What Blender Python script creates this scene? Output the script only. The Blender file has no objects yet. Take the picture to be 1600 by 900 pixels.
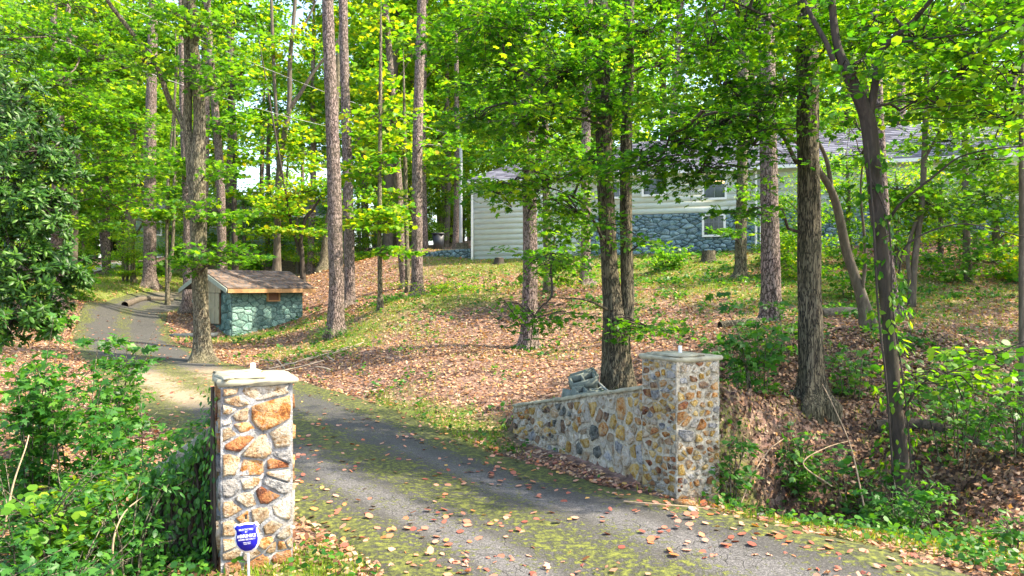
import bpy, math, random
import numpy as np
from mathutils import Vector, Matrix
R=math.radians
random.seed(7); rng=np.random.default_rng(7)
scene=bpy.context.scene; col=scene.collection
# ---------------- camera, sky, sun, exposure ----------------
FOC=1100.; CZ=2.3
cd=bpy.data.cameras.new('camera'); cam=bpy.data.objects.new('camera',cd); col.objects.link(cam)
cam.location=(0,0,CZ); cam.rotation_euler=(R(90),0,0)
cd.sensor_width=36; cd.lens=36*FOC/1600; cd.clip_start=.05; cd.clip_end=2000
scene.camera=cam
SUN_EL=R(50); SUN_AZ=R(98)      # azimuth measured clockwise from +Y (north)
w=bpy.data.worlds.new('World'); scene.world=w; w.use_nodes=True
nt=w.node_tree; sky=nt.nodes.new('ShaderNodeTexSky'); sky.sky_type='NISHITA'; sky.sun_disc=False
sky.sun_elevation=SUN_EL; sky.sun_rotation=SUN_AZ; sky.air_density=1.0; sky.dust_density=2.0
bg=nt.nodes['Background']; nt.links.new(sky.outputs[0],bg.inputs[0]); bg.inputs[1].default_value=.15
sd=bpy.data.lights.new('sun','SUN'); sd.energy=3.1; sd.angle=R(1.0); sd.color=(1,.90,.74)
sun=bpy.data.objects.new('sun',sd); col.objects.link(sun)
sdir=Vector((math.sin(SUN_AZ)*math.cos(SUN_EL),math.cos(SUN_AZ)*math.cos(SUN_EL),math.sin(SUN_EL)))
sun.rotation_euler=sdir.to_track_quat('Z','Y').to_euler(); sun.location=(20,10,40)
scene.view_settings.view_transform='Standard'; scene.view_settings.look='None'
scene.view_settings.gamma=1; scene.view_settings.use_curve_mapping=False
scene.view_settings.exposure=2.18
scene.view_settings.use_white_balance=True; scene.view_settings.white_balance_temperature=6900
scene.cycles.max_bounces=8; scene.cycles.diffuse_bounces=4; scene.cycles.transmission_bounces=4
scene.cycles.use_denoising=True

def P(px,py,Y): return np.array(((px-800)/FOC*Y,Y,CZ+(450-py)/FOC*Y))
# ---------------- noise ----------------
def hsh(ix,iy,s=0):
    n=(ix.astype(np.int64)*374761393+iy.astype(np.int64)*668265263+s*1274126177)&0x7fffffff
    n=((n^(n>>13))*1274126177)&0x7fffffff
    return ((n^(n>>16))&0xffff)/65535.
def vn(x,y,s=0):
    x=np.asarray(x,float); y=np.asarray(y,float)
    ix=np.floor(x); iy=np.floor(y); fx=x-ix; fy=y-iy; fx=fx*fx*(3-2*fx); fy=fy*fy*(3-2*fy)
    a=hsh(ix,iy,s);b=hsh(ix+1,iy,s);c=hsh(ix,iy+1,s);d=hsh(ix+1,iy+1,s)
    return (a*(1-fx)+b*fx)*(1-fy)+(c*(1-fx)+d*fx)*fy
def fbm(x,y,o=3,s=0):
    r=0;a=.5
    for k in range(o): r=r+a*vn(x*2**k,y*2**k,s+k); a*=.5
    return r/(1-.5**o)
# ---------------- mesh creation ----------------
def mk(name,V,faces,mat=None,parent=None,rnd=None,smooth=False,attrs=None,label=None,kind=None):
    V=np.asarray(V,np.float32).reshape(-1,3)
    if not isinstance(faces,list): faces=[faces]
    elif isinstance(faces[0],tuple): faces=[np.array(faces)]
    faces=[np.asarray(f,np.int32) for f in faces if len(f)]
    me=bpy.data.meshes.new(name); me.vertices.add(len(V)); me.vertices.foreach_set('co',V.ravel())
    lv=np.concatenate([f.ravel() for f in faces]); ks=np.concatenate([np.full(len(f),f.shape[1]) for f in faces])
    me.loops.add(len(lv)); me.loops.foreach_set('vertex_index',lv)
    me.polygons.add(len(ks)); me.polygons.foreach_set('loop_start',np.concatenate([[0],np.cumsum(ks)[:-1]]).astype(np.int32))
    me.update(calc_edges=True)
    if smooth: me.polygons.foreach_set('use_smooth',np.ones(len(ks),bool))
    if rnd is not None:
        a=me.attributes.new('rnd','FLOAT','FACE'); a.data.foreach_set('value',np.asarray(rnd,np.float32))
    for k,v in (attrs or {}).items():
        a=me.attributes.new(k,'FLOAT','POINT'); a.data.foreach_set('value',np.asarray(v,np.float32).ravel())
    if mat: me.materials.append(mat)
    o=bpy.data.objects.new(name,me); col.objects.link(o)
    if parent: o.parent=parent
    if label: o['label']=label
    if kind: o['kind']=kind
    return o
def thing(name,label,cat,loc=(0,0,0),group=None):
    o=bpy.data.objects.new(name,None); col.objects.link(o); o.location=tuple(float(v) for v in loc)
    o.empty_display_size=.2; o['label']=label; o['category']=cat
    if group: o['group']=group
    return o
def tag(o,label,cat,group=None):
    o['label']=label; o['category']=cat
    if group: o['group']=group
    return o
class G:
    """collects geometry, then links it as one object"""
    def __init__(s): s.V=[];s.F={};s.n=0;s.R={}
    def add(s,V,F,r=None):
        V=np.asarray(V,float).reshape(-1,3); F=np.asarray(F,int); k=F.shape[1]
        s.V.append(V); s.F.setdefault(k,[]).append(F+s.n); s.n+=len(V)
        s.R.setdefault(k,[]).append(np.full(len(F),.5) if r is None else np.asarray(r))
        return s
    def box(s,c,size,M=None):
        x,y,z=[v/2 for v in size]
        V=np.array([(-x,-y,-z),(x,-y,-z),(x,y,-z),(-x,y,-z),(-x,-y,z),(x,-y,z),(x,y,z),(-x,y,z)])
        if M is not None: V=V@np.asarray(M).T
        s.add(V+np.asarray(c),[(0,3,2,1),(4,5,6,7),(0,1,5,4),(1,2,6,5),(2,3,7,6),(3,0,4,7)]); return s
    def prism(s,poly,d):
        poly=np.asarray(poly,float); n=len(poly); d=np.asarray(d,float)
        V=np.vstack([poly,poly+d]); s.add(V,[(i,(i+1)%n,n+(i+1)%n,n+i) for i in range(n)])
        c=V.mean(0)
        s.add(np.vstack([poly,poly.mean(0)]),[((i+1)%n,i,n) for i in range(n)])
        s.add(np.vstack([poly+d,(poly+d).mean(0)]),[(i,(i+1)%n,n) for i in range(n)]); return s
    def build(s,name,mat,parent=None,base=None,smooth=False,**k):
        V=np.vstack(s.V)
        if base is not None: V=V-np.asarray(base)
        ks=sorted(s.F); 
        return mk(name,V,[np.vstack(s.F[q]) for q in ks],mat,parent,rnd=np.concatenate([np.concatenate(s.R[q]) for q in ks]),smooth=smooth,**k)
def nrm(v): return v/np.maximum(np.linalg.norm(v,axis=-1,keepdims=True),1e-9)
def spline(pts,step):
    pts=np.asarray(pts,float); out=[]
    p=np.vstack([2*pts[0]-pts[1],pts,2*pts[-1]-pts[-2]])
    for i in range(1,len(p)-2):
        n=max(1,int(np.linalg.norm(p[i+1,:3]-p[i,:3])/step))
        t=np.linspace(0,1,n,endpoint=False)[:,None]
        out.append(.5*((2*p[i])+(-p[i-1]+p[i+1])*t+(2*p[i-1]-5*p[i]+4*p[i+1]-p[i+2])*t**2+(-p[i-1]+3*p[i]-3*p[i+1]+p[i+2])*t**3))
    out.append(pts[-1:]); return np.vstack(out)
def tube(path,rad,n=8,disp=None,cap=True):
    """path Nx3, rad N ; disp(theta, s, i)->radius factor"""
    path=np.asarray(path,float); N=len(path); rad=np.broadcast_to(rad,(N,))
    T=nrm(np.gradient(path,axis=0)); ref=np.array([1.,0,0]) if abs(T[0,0])<.8 else np.array([0,1.,0])
    U=nrm(ref-T*(T@ref)[:,None]); W=np.cross(T,U)
    th=np.linspace(0,2*np.pi,n,endpoint=False)
    s=np.concatenate([[0],np.cumsum(np.linalg.norm(np.diff(path,axis=0),axis=1))])
    rr=rad[:,None]*np.ones((1,n))
    if disp is not None: rr=rr*disp(th[None,:],s[:,None])
    V=path[:,None]+rr[...,None]*(np.cos(th)[None,:,None]*U[:,None]+np.sin(th)[None,:,None]*W[:,None])
    i=np.arange(N-1)[:,None]*n; j=np.arange(n)[None]; j2=(j+1)%n
    F=np.stack([i+j,i+j2,i+n+j2,i+n+j],-1).reshape(-1,4)
    V=V.reshape(-1,3)
    return V,F
# ---------------- materials ----------------
class NT:
    def __init__(s,name):
        s.m=bpy.data.materials.new(name); s.m.use_nodes=True; s.t=s.m.node_tree; s.b=s.t.nodes['Principled BSDF']; s.out=s.t.nodes['Material Output']
    def n(s,ty,**k):
        q=s.t.nodes.new('ShaderNode'+ty)
        for a,b in k.items():
            if a.startswith('i_'):
                key=a[2:]; key=int(key) if key.isdigit() else key
                if hasattr(b,'is_output') : s.t.links.new(b,q.inputs[key])
                else: q.inputs[key].default_value=b
            else: setattr(q,a,b)
        return q
    def l(s,a,b): s.t.links.new(a,b)
    def ramp(s,fac,stops,interp='LINEAR'):
        q=s.t.nodes.new('ShaderNodeValToRGB'); q.color_ramp.interpolation=interp
        e=q.color_ramp.elements
        while len(e)<len(stops): e.new(.5)
        for x,(p,c) in zip(e,stops): x.position=p; x.color=(c if isinstance(c,tuple) else (c,c,c))+(1,)
        s.l(fac,q.inputs[0]); return q.outputs[0]
    def coord(s,scale=(1,1,1),kind='Object'):
        tc=s.n('TexCoord'); mp=s.n('Mapping'); mp.inputs['Scale'].default_value=scale; s.l(tc.outputs[kind],mp.inputs[0]); return mp.outputs[0]
    def noise(s,vec,scale,detail=4,rough=.6,dist=0):
        q=s.n('TexNoise'); q.inputs['Scale'].default_value=scale; q.inputs['Detail'].default_value=detail; q.inputs['Roughness'].default_value=rough; q.inputs['Distortion'].default_value=dist
        if vec is not None: s.l(vec,q.inputs['Vector'])
        return q.outputs['Fac']
    def math(s,op,a,b=0,c=0):
        q=s.n('Math',operation=op)
        for i,v in enumerate((a,b,c)):
            if hasattr(v,'is_output'): s.l(v,q.inputs[i])
            else: q.inputs[i].default_value=v
        return q.outputs[0]
    def mix(s,f,a,b,blend='MIX'):
        q=s.n('Mix',data_type='RGBA',blend_type=blend)
        for i,v in ((0,f),(6,a),(7,b)):
            if hasattr(v,'is_output'): s.l(v,q.inputs[i])
            elif i==0: q.inputs[0].default_value=v
            else: q.inputs[i].default_value=tuple(v)+(1,)
        return q.outputs[2]
    def attr(s,name): return s.n('Attribute',attribute_name=name).outputs['Fac']
    def bump(s,h,strength=.5,dist=.02,prev=None):
        q=s.n('Bump'); q.inputs['Strength'].default_value=strength; q.inputs['Distance'].default_value=dist; s.l(h,q.inputs['Height'])
        if prev is not None: s.l(prev,q.inputs['Normal'])
        s.l(q.outputs[0],s.b.inputs['Normal']); return q.outputs[0]
    def col(s,c):
        if hasattr(c,'is_output'): s.l(c,s.b.inputs['Base Color'])
        else: s.b.inputs['Base Color'].default_value=tuple(c)+(1,)
    def set(s,**k):
        for a,b in k.items(): s.b.inputs[a.replace('_',' ')].default_value=b
        return s.m
def simple(name,c,rough=.7,var=.25,scale=12,metal=0,bump=.2):
    m=NT(name); v=m.coord(); f=m.noise(v,scale,5)
    lo=tuple(x*(1-var) for x in c); hi=tuple(min(1,x*(1+var)) for x in c)
    m.col(m.ramp(f,[(.3,lo),(.7,hi)])); m.bump(f,bump,.01); return m.set(Roughness=rough,Metallic=metal)
def leafmat(name,stops,trans=.45,gloss=.45,spec=.35,nscale=.35,nvar=.5):
    m=NT(name); r=m.attr('rnd'); g=m.n('NewGeometry')
    f=m.noise(g.outputs['Position'],nscale,2)
    x=m.math('MULTIPLY_ADD',f,nvar,m.math('MULTIPLY_ADD',r,1-nvar,-.0))
    c=m.ramp(x,stops); m.col(c); m.set(Roughness=gloss); m.b.inputs['Specular IOR Level'].default_value=spec
    t=m.n('BsdfTranslucent'); tc=m.mix(.5,c,(.35,.5,.02),'MIX'); 
    tm=m.mix(1.,c,(2.2,2.0,.7),'MULTIPLY'); m.l(tm,t.inputs[0])
    mx=m.n('MixShader'); mx.inputs[0].default_value=trans; m.l(m.b.outputs[0],mx.inputs[1]); m.l(t.outputs[0],mx.inputs[2]); m.l(mx.outputs[0],m.out.inputs[0])
    return m.m
M={}
M['leaf_deep']=leafmat('leaf_deep',[(.2,(.012,.065,.010)),(.42,(.04,.155,.012)),(.6,(.095,.245,.014)),(.78,(.20,.33,.018)),(.93,(.40,.38,.02))],trans=.55)
M['leaf_mid']=leafmat('leaf_mid',[(.2,(.018,.085,.014)),(.42,(.055,.175,.016)),(.6,(.11,.26,.018)),(.75,(.22,.34,.02)),(.88,(.42,.33,.02)),(.96,(.45,.14,.02))],trans=.5)
M['leaf_yellow']=leafmat('leaf_yellow',[(.2,(.03,.13,.014)),(.4,(.08,.24,.016)),(.58,(.17,.32,.02)),(.72,(.33,.38,.02)),(.86,(.48,.30,.03)),(.95,(.5,.15,.03))],trans=.5)
M['leaf_far']=leafmat('leaf_far',[(.2,(.04,.14,.02)),(.42,(.11,.25,.03)),(.6,(.22,.35,.03)),(.8,(.38,.42,.03)),(.95,(.5,.33,.03))],trans=.55,nscale=.12)
M['leaf_magnolia']=leafmat('leaf_magnolia',[(.2,(.010,.04,.005)),(.5,(.026,.09,.009)),(.72,(.08,.18,.018)),(.85,(.12,.2,.05)),(.97,(.3,.13,.03))],trans=.2,gloss=.42,spec=.25)
M['leaf_shrub']=leafmat('leaf_shrub',[(.2,(.012,.065,.014)),(.45,(.028,.125,.018)),(.65,(.065,.20,.025)),(.85,(.14,.28,.025)),(.97,(.42,.28,.02))],trans=.4)
M['leaf_dead']=leafmat('leaf_dead',[(.15,(.10,.045,.03)),(.32,(.23,.115,.07)),(.5,(.38,.235,.15)),(.65,(.53,.385,.26)),(.8,(.42,.19,.08)),(.95,(.58,.38,.14))],trans=.15,gloss=.7,spec=.2,nvar=.25)
M['leaf_fresh']=leafmat('leaf_fresh',[(.15,(.25,.07,.05)),(.4,(.42,.16,.10)),(.65,(.5,.27,.19)),(.85,(.5,.14,.05)),(.97,(.55,.40,.12))],trans=.1,gloss=.6,spec=.3,nvar=.1)
M['grass']=leafmat('grass',[(.2,(.05,.13,.015)),(.5,(.14,.26,.02)),(.75,(.3,.36,.03)),(.95,(.45,.38,.08))],trans=.35)
def bark(name,cols,sc,zs,bumpd=.03,vor=True,moss=.0):
    m=NT(name); v=m.coord((1,1,zs)); n1=m.noise(v,sc,6,.65,.6); n2=m.noise(m.coord(),1.1,3)
    if vor:
        q=m.n('TexVoronoi',feature='DISTANCE_TO_EDGE'); q.inputs['Scale'].default_value=sc*.9
        nn=m.n('TexNoise'); nn.inputs['Scale'].default_value=sc*1.4; m.l(v,nn.inputs['Vector'])
        add=m.n('VectorMath',operation='MULTIPLY_ADD'); m.l(nn.outputs['Color'],add.inputs[0]); add.inputs[1].default_value=(.09,.09,.09); m.l(v,add.inputs[2]); m.l(add.outputs[0],q.inputs['Vector'])
        e=m.ramp(q.outputs['Distance'],[(.0,0.),(.16,1.)])
        h=m.math('MULTIPLY',e,m.math('ADD',n1,.35))
    else: h=m.math('MULTIPLY',n1,1.2)
    c=m.ramp(h,[(.12,cols[0]),(.42,cols[1]),(.62,cols[2]),(.85,cols[3])])
    c=m.mix(m.ramp(n2,[(.35,0.),(.75,.55)]),c,tuple(cols[2][i]*f for i,f in enumerate((.8,1.05,.75))))
    m.col(c); m.bump(h,.9,bumpd); return m.set(Roughness=.9)
M['bark_pine']=bark('bark_pine',[(.025,.015,.014),(.09,.06,.055),(.19,.13,.115),(.28,.21,.19)],20,.34)
M['bark_oak']=bark('bark_oak',[(.012,.009,.006),(.045,.033,.022),(.10,.078,.05),(.18,.15,.10)],30,.14,.035)
M['bark_smooth']=bark('bark_smooth',[(.02,.015,.012),(.06,.045,.035),(.11,.085,.065),(.2,.17,.13)],14,.3,.012,False)
M['bark_light']=bark('bark_light',[(.025,.018,.011),(.075,.058,.036),(.14,.11,.07),(.22,.19,.13)],24,.22,.02)
M['bark_dark']=bark('bark_dark',[(.008,.006,.005),(.022,.016,.013),(.048,.035,.028),(.09,.07,.055)],18,.22,.015,False)
# ---------------- terrain ----------------
cp=[]
def c_(px,py,Y): p=P(px,py,Y); cp.append((p[0],p[1],p[2]))
for x,y,z in [(0,0,0),(-6,0,-.1),(6,0,0),(4.2,5.7,0),(5.8,5.8,-.02),(1.9,5.7,0),(0,5.6,0),(-1.8,5.7,.02),(.2,6.9,0),(2.1,7.6,-.02),(-1.7,9.4,0),(0,10.8,-.08),(-4,12,.05),(-4.5,5,-.05),(-4.5,8,-.05),(-8,6,-.1),(-8,11,.1),(-6.4,15,.15),
  (-9.2,18.3,.35),(-12,22,.62),(-14.5,26,.88),(-16.3,31,1.3),(-16.5,36,1.9),(-13.5,39,2.5),(-8.5,42,3.2),(-4.5,40.5,3.75),(-12,6,-.1),(-16,14,.3),(-20,24,1.0),(-25,35,2.3),(2.8,7.2,-.1),(3.6,7.0,-.12),(5,7.1,-.15),(8,7,-.1),
  (2.9,8.5,-.8),(3.6,8.6,-.75),(3.0,8.95,-.6),(3.5,9.0,-.5),(2.9,9.35,.1),(3.6,9.45,.12),(4.6,8.3,-.5),(2.9,10.2,.35),(4.3,9.6,.2),(2.5,8.9,.2),(6.2,8.6,.05),(8,8.5,.1),(1.2,8.6,-.05),(.5,10,-.05),(-1,12.4,.12),
  (-60,-20,-.5),(60,-20,0),(0,-20,-.1),(40,10,2),(-40,10,-.2),(-60,60,4),(0,70,6.5),(50,70,8),(60,35,6.5),(-50,110,5.5),(0,120,8),(60,120,9.5),(-110,60,4),(120,60,9),(-110,-20,-1),(120,-20,1),(-120,140,7),(120,140,10)]: cp.append((x,y,z))
for a in [(965,570,13.5),(890,600,13.2),(825,545,17),(525,525,21),(320,566,19),(470,497,28.3),(363,527,26),(310,500,27),(555,475,27),(652,463,26),(630,450,29),(594,483,22),(700,560,15),(600,600,14.5),(480,560,18),
  (740,405,33),(1000,397,30.5),(1190,388,29.2),(1107,405,28),(1000,440,25),(900,470,20),(1157,435,22),(1205,505,15),(1060,530,14),(1268,672,9.7),(1400,720,8.6),(1350,492,13.5),(1390,490,16),(1500,640,9.5),(1550,540,13),
  (1450,440,20),(1600,395,24),(1500,372,27),(1350,400,26),(1590,700,8),(640,393,38.5),(760,385,40),(715,386,43),(508,425,38.5),(235,442,38),(200,412,50),(150,440,34),(350,395,55),(500,390,58),(100,470,27)]: c_(*a)
cp=np.array(cp)
def tps(r2): return .5*r2*np.log(r2+1e-9)
n_=len(cp); A_=np.zeros((n_+3,n_+3)); d2=((cp[:,None,:2]-cp[None,:,:2])**2).sum(-1); A_[:n_,:n_]=tps(d2)+np.eye(n_)*.15
A_[:n_,n_]=1; A_[:n_,n_+1:]=cp[:,:2]; A_[n_:,:n_]=A_[:n_,n_:].T
W_=np.linalg.solve(A_,np.concatenate([cp[:,2],[0,0,0]]))
def H0(x,y):
    x=np.asarray(x,float); y=np.asarray(y,float); s=x.shape; x=x.ravel(); y=y.ravel(); out=np.empty(len(x))
    for i in range(0,len(x),20000):
        xx=x[i:i+20000]; yy=y[i:i+20000]
        out[i:i+20000]=tps((xx[:,None]-cp[None,:,0])**2+(yy[:,None]-cp[None,:,1])**2)@W_[:n_]+W_[n_]+xx*W_[n_+1]+yy*W_[n_+2]
    return out.reshape(s)
# driveway centre line: x, y, half width
DR=spline([(6.4,-3.5,3.6),(4.1,1.2,2.7),(1.65,4.65,2.15),(0.2,6.8,1.72),(-1.75,9.3,1.8),(-3.9,12.0,1.8),(-6.4,15.0,1.7),(-9.2,18.3,1.6),(-12,22,1.5),(-14.6,26.5,1.5),(-16.4,31,1.5),(-16.3,35.5,1.5),(-13.5,39,1.5),(-9,41.5,1.4),(-5,40.5,1.3),(-2.4,36.6,1.2)],.2)
def road_uv(x,y):
    x=np.asarray(x,float).ravel(); y=np.asarray(y,float).ravel(); u=np.full(len(x),9.); 
    D=DR[::2]; T=np.gradient(D[:,:2],axis=0); T=T/np.linalg.norm(T,axis=1)[:,None]
    for i in range(0,len(x),20000):
        dx=x[i:i+20000,None]-D[None,:,0]; dy=y[i:i+20000,None]-D[None,:,1]; d=dx*dx+dy*dy; k=d.argmin(1); ii=np.arange(len(k))
        sgn=np.sign(dx[ii,k]*T[k,1]-dy[ii,k]*T[k,0]); u[i:i+20000]=sgn*np.sqrt(d[ii,k])/D[k,2]
    return u
def H(x,y):
    x=np.asarray(x,float); y=np.asarray(y,float)
    if x.ndim==0: return float(Hn(x[None],y[None])[0])
    return Hn(x,y)
def Hn(x,y,ru=None):
    s=x.shape; h=H0(x,y)
    if ru is None: ru=road_uv(x,y).reshape(s)
    off=np.clip((np.abs(ru)-1.02)/.35,0,1)
    amp=np.clip((y-8)/25,0.25,1)
    h=retain(x,y,h)
    return h+off*(.10*amp*(fbm(x*.45,y*.45,3,3)-.5)+.03*(fbm(x*3,y*3,2,9)-.5))
WL0=np.array([1.50,8.27]); WLd=np.array([-.4645,.8856]); WLn=np.array([.8856,.4645])
def smst(x,a,b): t=np.clip((x-a)/(b-a),0,1); return t*t*(3-2*t)
def retain(x,y,h):
    a=(x-WL0[0])*WLd[0]+(y-WL0[1])*WLd[1]; s=(x-WL0[0])*WLn[0]+(y-WL0[1])*WLn[1]
    zt=1.06-.216*np.clip(a,-1.2,4.6); w_=smst(s,.10,.24)*(1-smst(s,.9,5.5))*smst(a,-.75,.05)*(1-smst(a,3.6,5.6))
    return h+w_*np.maximum(zt-h,0)
def hz(x,y): return float(Hn(np.array([x],float),np.array([y],float))[0])
# coverage functions (where grass really grows)
GP=[(P(*a)[:2],r,g) for a,r,g in [((880,440,26),2.5,.5),((1050,470,20),2.2,.5),((600,520,20),1.8,.5),((820,412,31.5),3.2,.8),((960,420,28.5),2.6,.8),((1190,410,26),3,.8),((700,415,33),2.5,.7),((760,420,31),3.5,.55),((1050,420,27),4,.9),((1130,450,22),2.5,.8),((900,415,30),4,.6),((560,640,12.5),1.0,.95),((640,655,11.8),1.0,.95),((720,680,11),.8,.9),((700,500,23),2.6,.75),((590,500,22),1.6,.6),((530,545,20),1.6,.8),
   ((420,520,25),2.0,.7),((230,430,40),5,1.),((150,450,33),4,1.),((1500,430,19),3.5,.5),((1300,440,19),3.5,.75),((1480,560,11),1.4,.4),((1000,460,20),2.2,.45),((860,540,15.5),1.0,.5),((980,600,10.8),.5,.6),((1250,800,7.3),1.4,.7),((1450,830,6.7),1.0,.55),((470,890,5.7),.4,.9),((1560,620,9),1.6,.4),((760,560,14.6),.8,.3),((300,640,13),1.4,.3)]]
def green(x,y):
    g=np.zeros_like(x)
    for c,r,a in GP: g=np.maximum(g,a*np.exp(-((x-c[0])**2+(y-c[1])**2)/(2*r*r)))
    n=fbm(x*.9+y*.2,y*.9,4,21); n2=fbm(x*2.5,y*2.5,2,44)
    return np.clip((g*.9+.22*(n-.35)*2)*1.1-.18+.5*(n2-.5),0,1)
def gax(lo,hi,c,h,n):   # non uniform axis: fine near c
    t=np.linspace(np.arcsinh((lo-c)/h),np.arcsinh((hi-c)/h),n); return c+h*np.sinh(t)
gx=gax(-150,150,0,5,400); gy=gax(-30,170,8,5,400)
X,Y=np.meshgrid(gx,gy); ru=road_uv(X,Y).reshape(X.shape); Z=Hn(X,Y,ru)-.05*np.clip(1.12-np.abs(ru),0,.3)/.3
n=400; i=np.arange(n-1)[:,None]*n+np.arange(n-1)[None]; GF=np.stack([i,i+1,i+n+1,i+n],-1).reshape(-1,4)
m=NT('forest_floor'); v=m.coord()
g_=m.attr('green'); n1=m.noise(v,7,6,.7); n2=m.noise(v,28,4,.7); n3=m.noise(v,1.2,3)
vo=m.n('TexVoronoi'); vo.inputs['Scale'].default_value=14; m.l(v,vo.inputs['Vector']); vr=m.n('SeparateColor'); m.l(vo.outputs['Color'],vr.inputs[0])
lit=m.ramp(vr.outputs[0],[(.0,(.07,.035,.03)),(.3,(.2,.11,.09)),(.6,(.34,.2,.16)),(.85,(.45,.3,.22)),(1.,(.4,.16,.07))])
soil=m.mix(m.ramp(n1,[(.35,0.),(.65,1.)]),(.09,.055,.035),lit)
gr=m.ramp(n2,[(.3,(.06,.09,.02)),(.55,(.15,.18,.03)),(.75,(.3,.26,.08))])
m.col(m.mix(m.ramp(m.math('ADD',g_,m.math('MULTIPLY',m.math('SUBTRACT',n2,.5),.7)),[(.3,0.),(.6,1.)]),soil,gr))
m.bump(m.math('ADD',n2,n1),.8,.04); floor_m=m.set(Roughness=.95)
gnd=mk('ground',np.stack([X,Y,Z],-1),GF,floor_m,smooth=True,attrs={'green':green(X,Y)}); gnd['kind']='structure'
# driveway
m=NT('driveway_asphalt'); v=m.coord(); u_=m.attr('u'); tr=m.attr('track'); ms=m.attr('moss'); sn=m.attr('sand')
wn=m.n('TexNoise'); wn.inputs['Scale'].default_value=3.; m.l(v,wn.inputs['Vector'])
wv=m.n('VectorMath',operation='MULTIPLY_ADD'); m.l(wn.outputs['Color'],wv.inputs[0]); wv.inputs[1].default_value=(.5,.5,.5); m.l(v,wv.inputs[2])
def crk(scale,w0):
    q=m.n('TexVoronoi',feature='DISTANCE_TO_EDGE'); q.inputs['Scale'].default_value=scale; m.l(wv.outputs[0],q.inputs['Vector']); return m.ramp(q.outputs['Distance'],[(0.,1.),(w0,0.)])
nn=m.noise(v,2.2,5,.65); fine=m.math('ADD',m.math('MULTIPLY',m.noise(v,150,2,.7),.45),m.math('MULTIPLY',m.noise(v,48,4,.8),.55)); mid=m.noise(v,18,5,.7)
c1=crk(6.5,.028); c2=crk(1.1,.008)
cmask=m.ramp(m.math('ADD',m.math('MULTIPLY',tr,.8),m.math('MULTIPLY',nn,.5)),[(.55,0.),(.85,1.)])
brk=m.ramp(m.noise(v,3.1,4,.7),[(.40,0.),(.56,1.)]); cr=m.math('MAXIMUM',m.math('MULTIPLY',m.math('MULTIPLY',c1,cmask),brk),m.math('MULTIPLY',m.math('MULTIPLY',c2,m.ramp(m.noise(v,1.7,3,.6),[(.42,0.),(.55,1.)])),.8))
agg=m.ramp(fine,[(.38,(.028,.027,.027)),(.5,(.08,.077,.077)),(.62,(.22,.21,.205))])
dark=m.ramp(fine,[(.38,(.016,.016,.015)),(.52,(.05,.048,.045)),(.66,(.17,.16,.15))])
base=m.mix(cmask,dark,agg); base=m.mix(m.ramp(m.math('ADD',sn,m.math('MULTIPLY',m.math('SUBTRACT',mid,.5),.6)),[(.3,0.),(.7,1.)]),base,m.ramp(fine,[(.3,(.17,.125,.075)),(.7,(.33,.26,.18))]))
mossc=m.ramp(mid,[(.36,(.018,.022,.008)),(.5,(.055,.065,.012)),(.66,(.17,.19,.02))])
mf=m.ramp(m.math('ADD',ms,m.math('MULTIPLY',m.math('SUBTRACT',m.math('ADD',m.math('MULTIPLY',mid,1.4),m.math('MULTIPLY',nn,.8)),1.1),2.6)),[(.38,0.),(.85,.9)])
cc=m.mix(mf,base,mossc); cc=m.mix(m.math('MULTIPLY',cr,m.math('SUBTRACT',1.,m.math('MULTIPLY',mf,.7))),cc,(.03,.03,.022)); m.col(cc)
hh=m.math('SUBTRACT',m.math('MULTIPLY',fine,.35),m.math('MULTIPLY',cr,1.0)); hh=m.math('ADD',hh,m.math('MULTIPLY',mf,m.math('MULTIPLY',mid,1.5))); m.bump(hh,.7,.015); road_m=m.set(Roughness=.9)
us=np.linspace(-1.06,1.06,46); D=spline(DR[::4],.12); T=np.gradient(D[:,:2],axis=0); T/=np.linalg.norm(T,axis=1)[:,None]; Nn=np.stack([T[:,1],-T[:,0]],-1)
vv=np.concatenate([[0],np.cumsum(np.linalg.norm(np.diff(D[:,:2],axis=0),axis=1))])
wob=1+.05*(fbm(vv*1.1,vv*0,3,5)-.5)*2
RX=D[:,0:1]+Nn[:,0:1]*us[None]*D[:,2:3]*wob[:,None]; RY=D[:,1:2]+Nn[:,1:2]*us[None]*D[:,2:3]*wob[:,None]
U=np.broadcast_to(us[None],RX.shape)
RZ=H0(RX,RY)+.015+.03*(fbm(RX*1.2,RY*1.2,2,8)-.5)-.07*np.clip((np.abs(U)-.93)/.13,0,1)
trk=np.exp(-((U+.42)/.17)**2)+np.exp(-((U-.42)/.19)**2)
nz=fbm(RX*.8,RY*.8,3,31)
moss=.85*np.exp(-(U/.25)**2)+1.1*np.clip((U-.62)/.2,0,1)+1.0*np.clip((-.52-U)/.3,0,1)+.5*(nz-.35)+.2*np.clip((RY-8)/6,0,1)*(1-trk)-.5*np.clip((RY-15)/6,0,1)
sand=np.exp(-(((RX+7.2)/2.6)**2+((RY-15.2)/2.6)**2))*1.1+.8*np.clip((RY-33)/4,0,1)
trk=trk*np.clip(1.25-(RY-4)/9,0,1)*(.6+.8*nz)
ii=np.arange(len(D)-1)[:,None]*46+np.arange(45)[None]
drive=mk('driveway',np.stack([RX,RY,RZ],-1),np.stack([ii,ii+1,ii+47,ii+46],-1).reshape(-1,4),road_m,smooth=True,attrs={'u':U,'track':trk,'moss':moss,'sand':sand}); drive['kind']='structure'
def RH(x,y): return float(H0(np.array([x]),np.array([y]))[0])+.02
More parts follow.
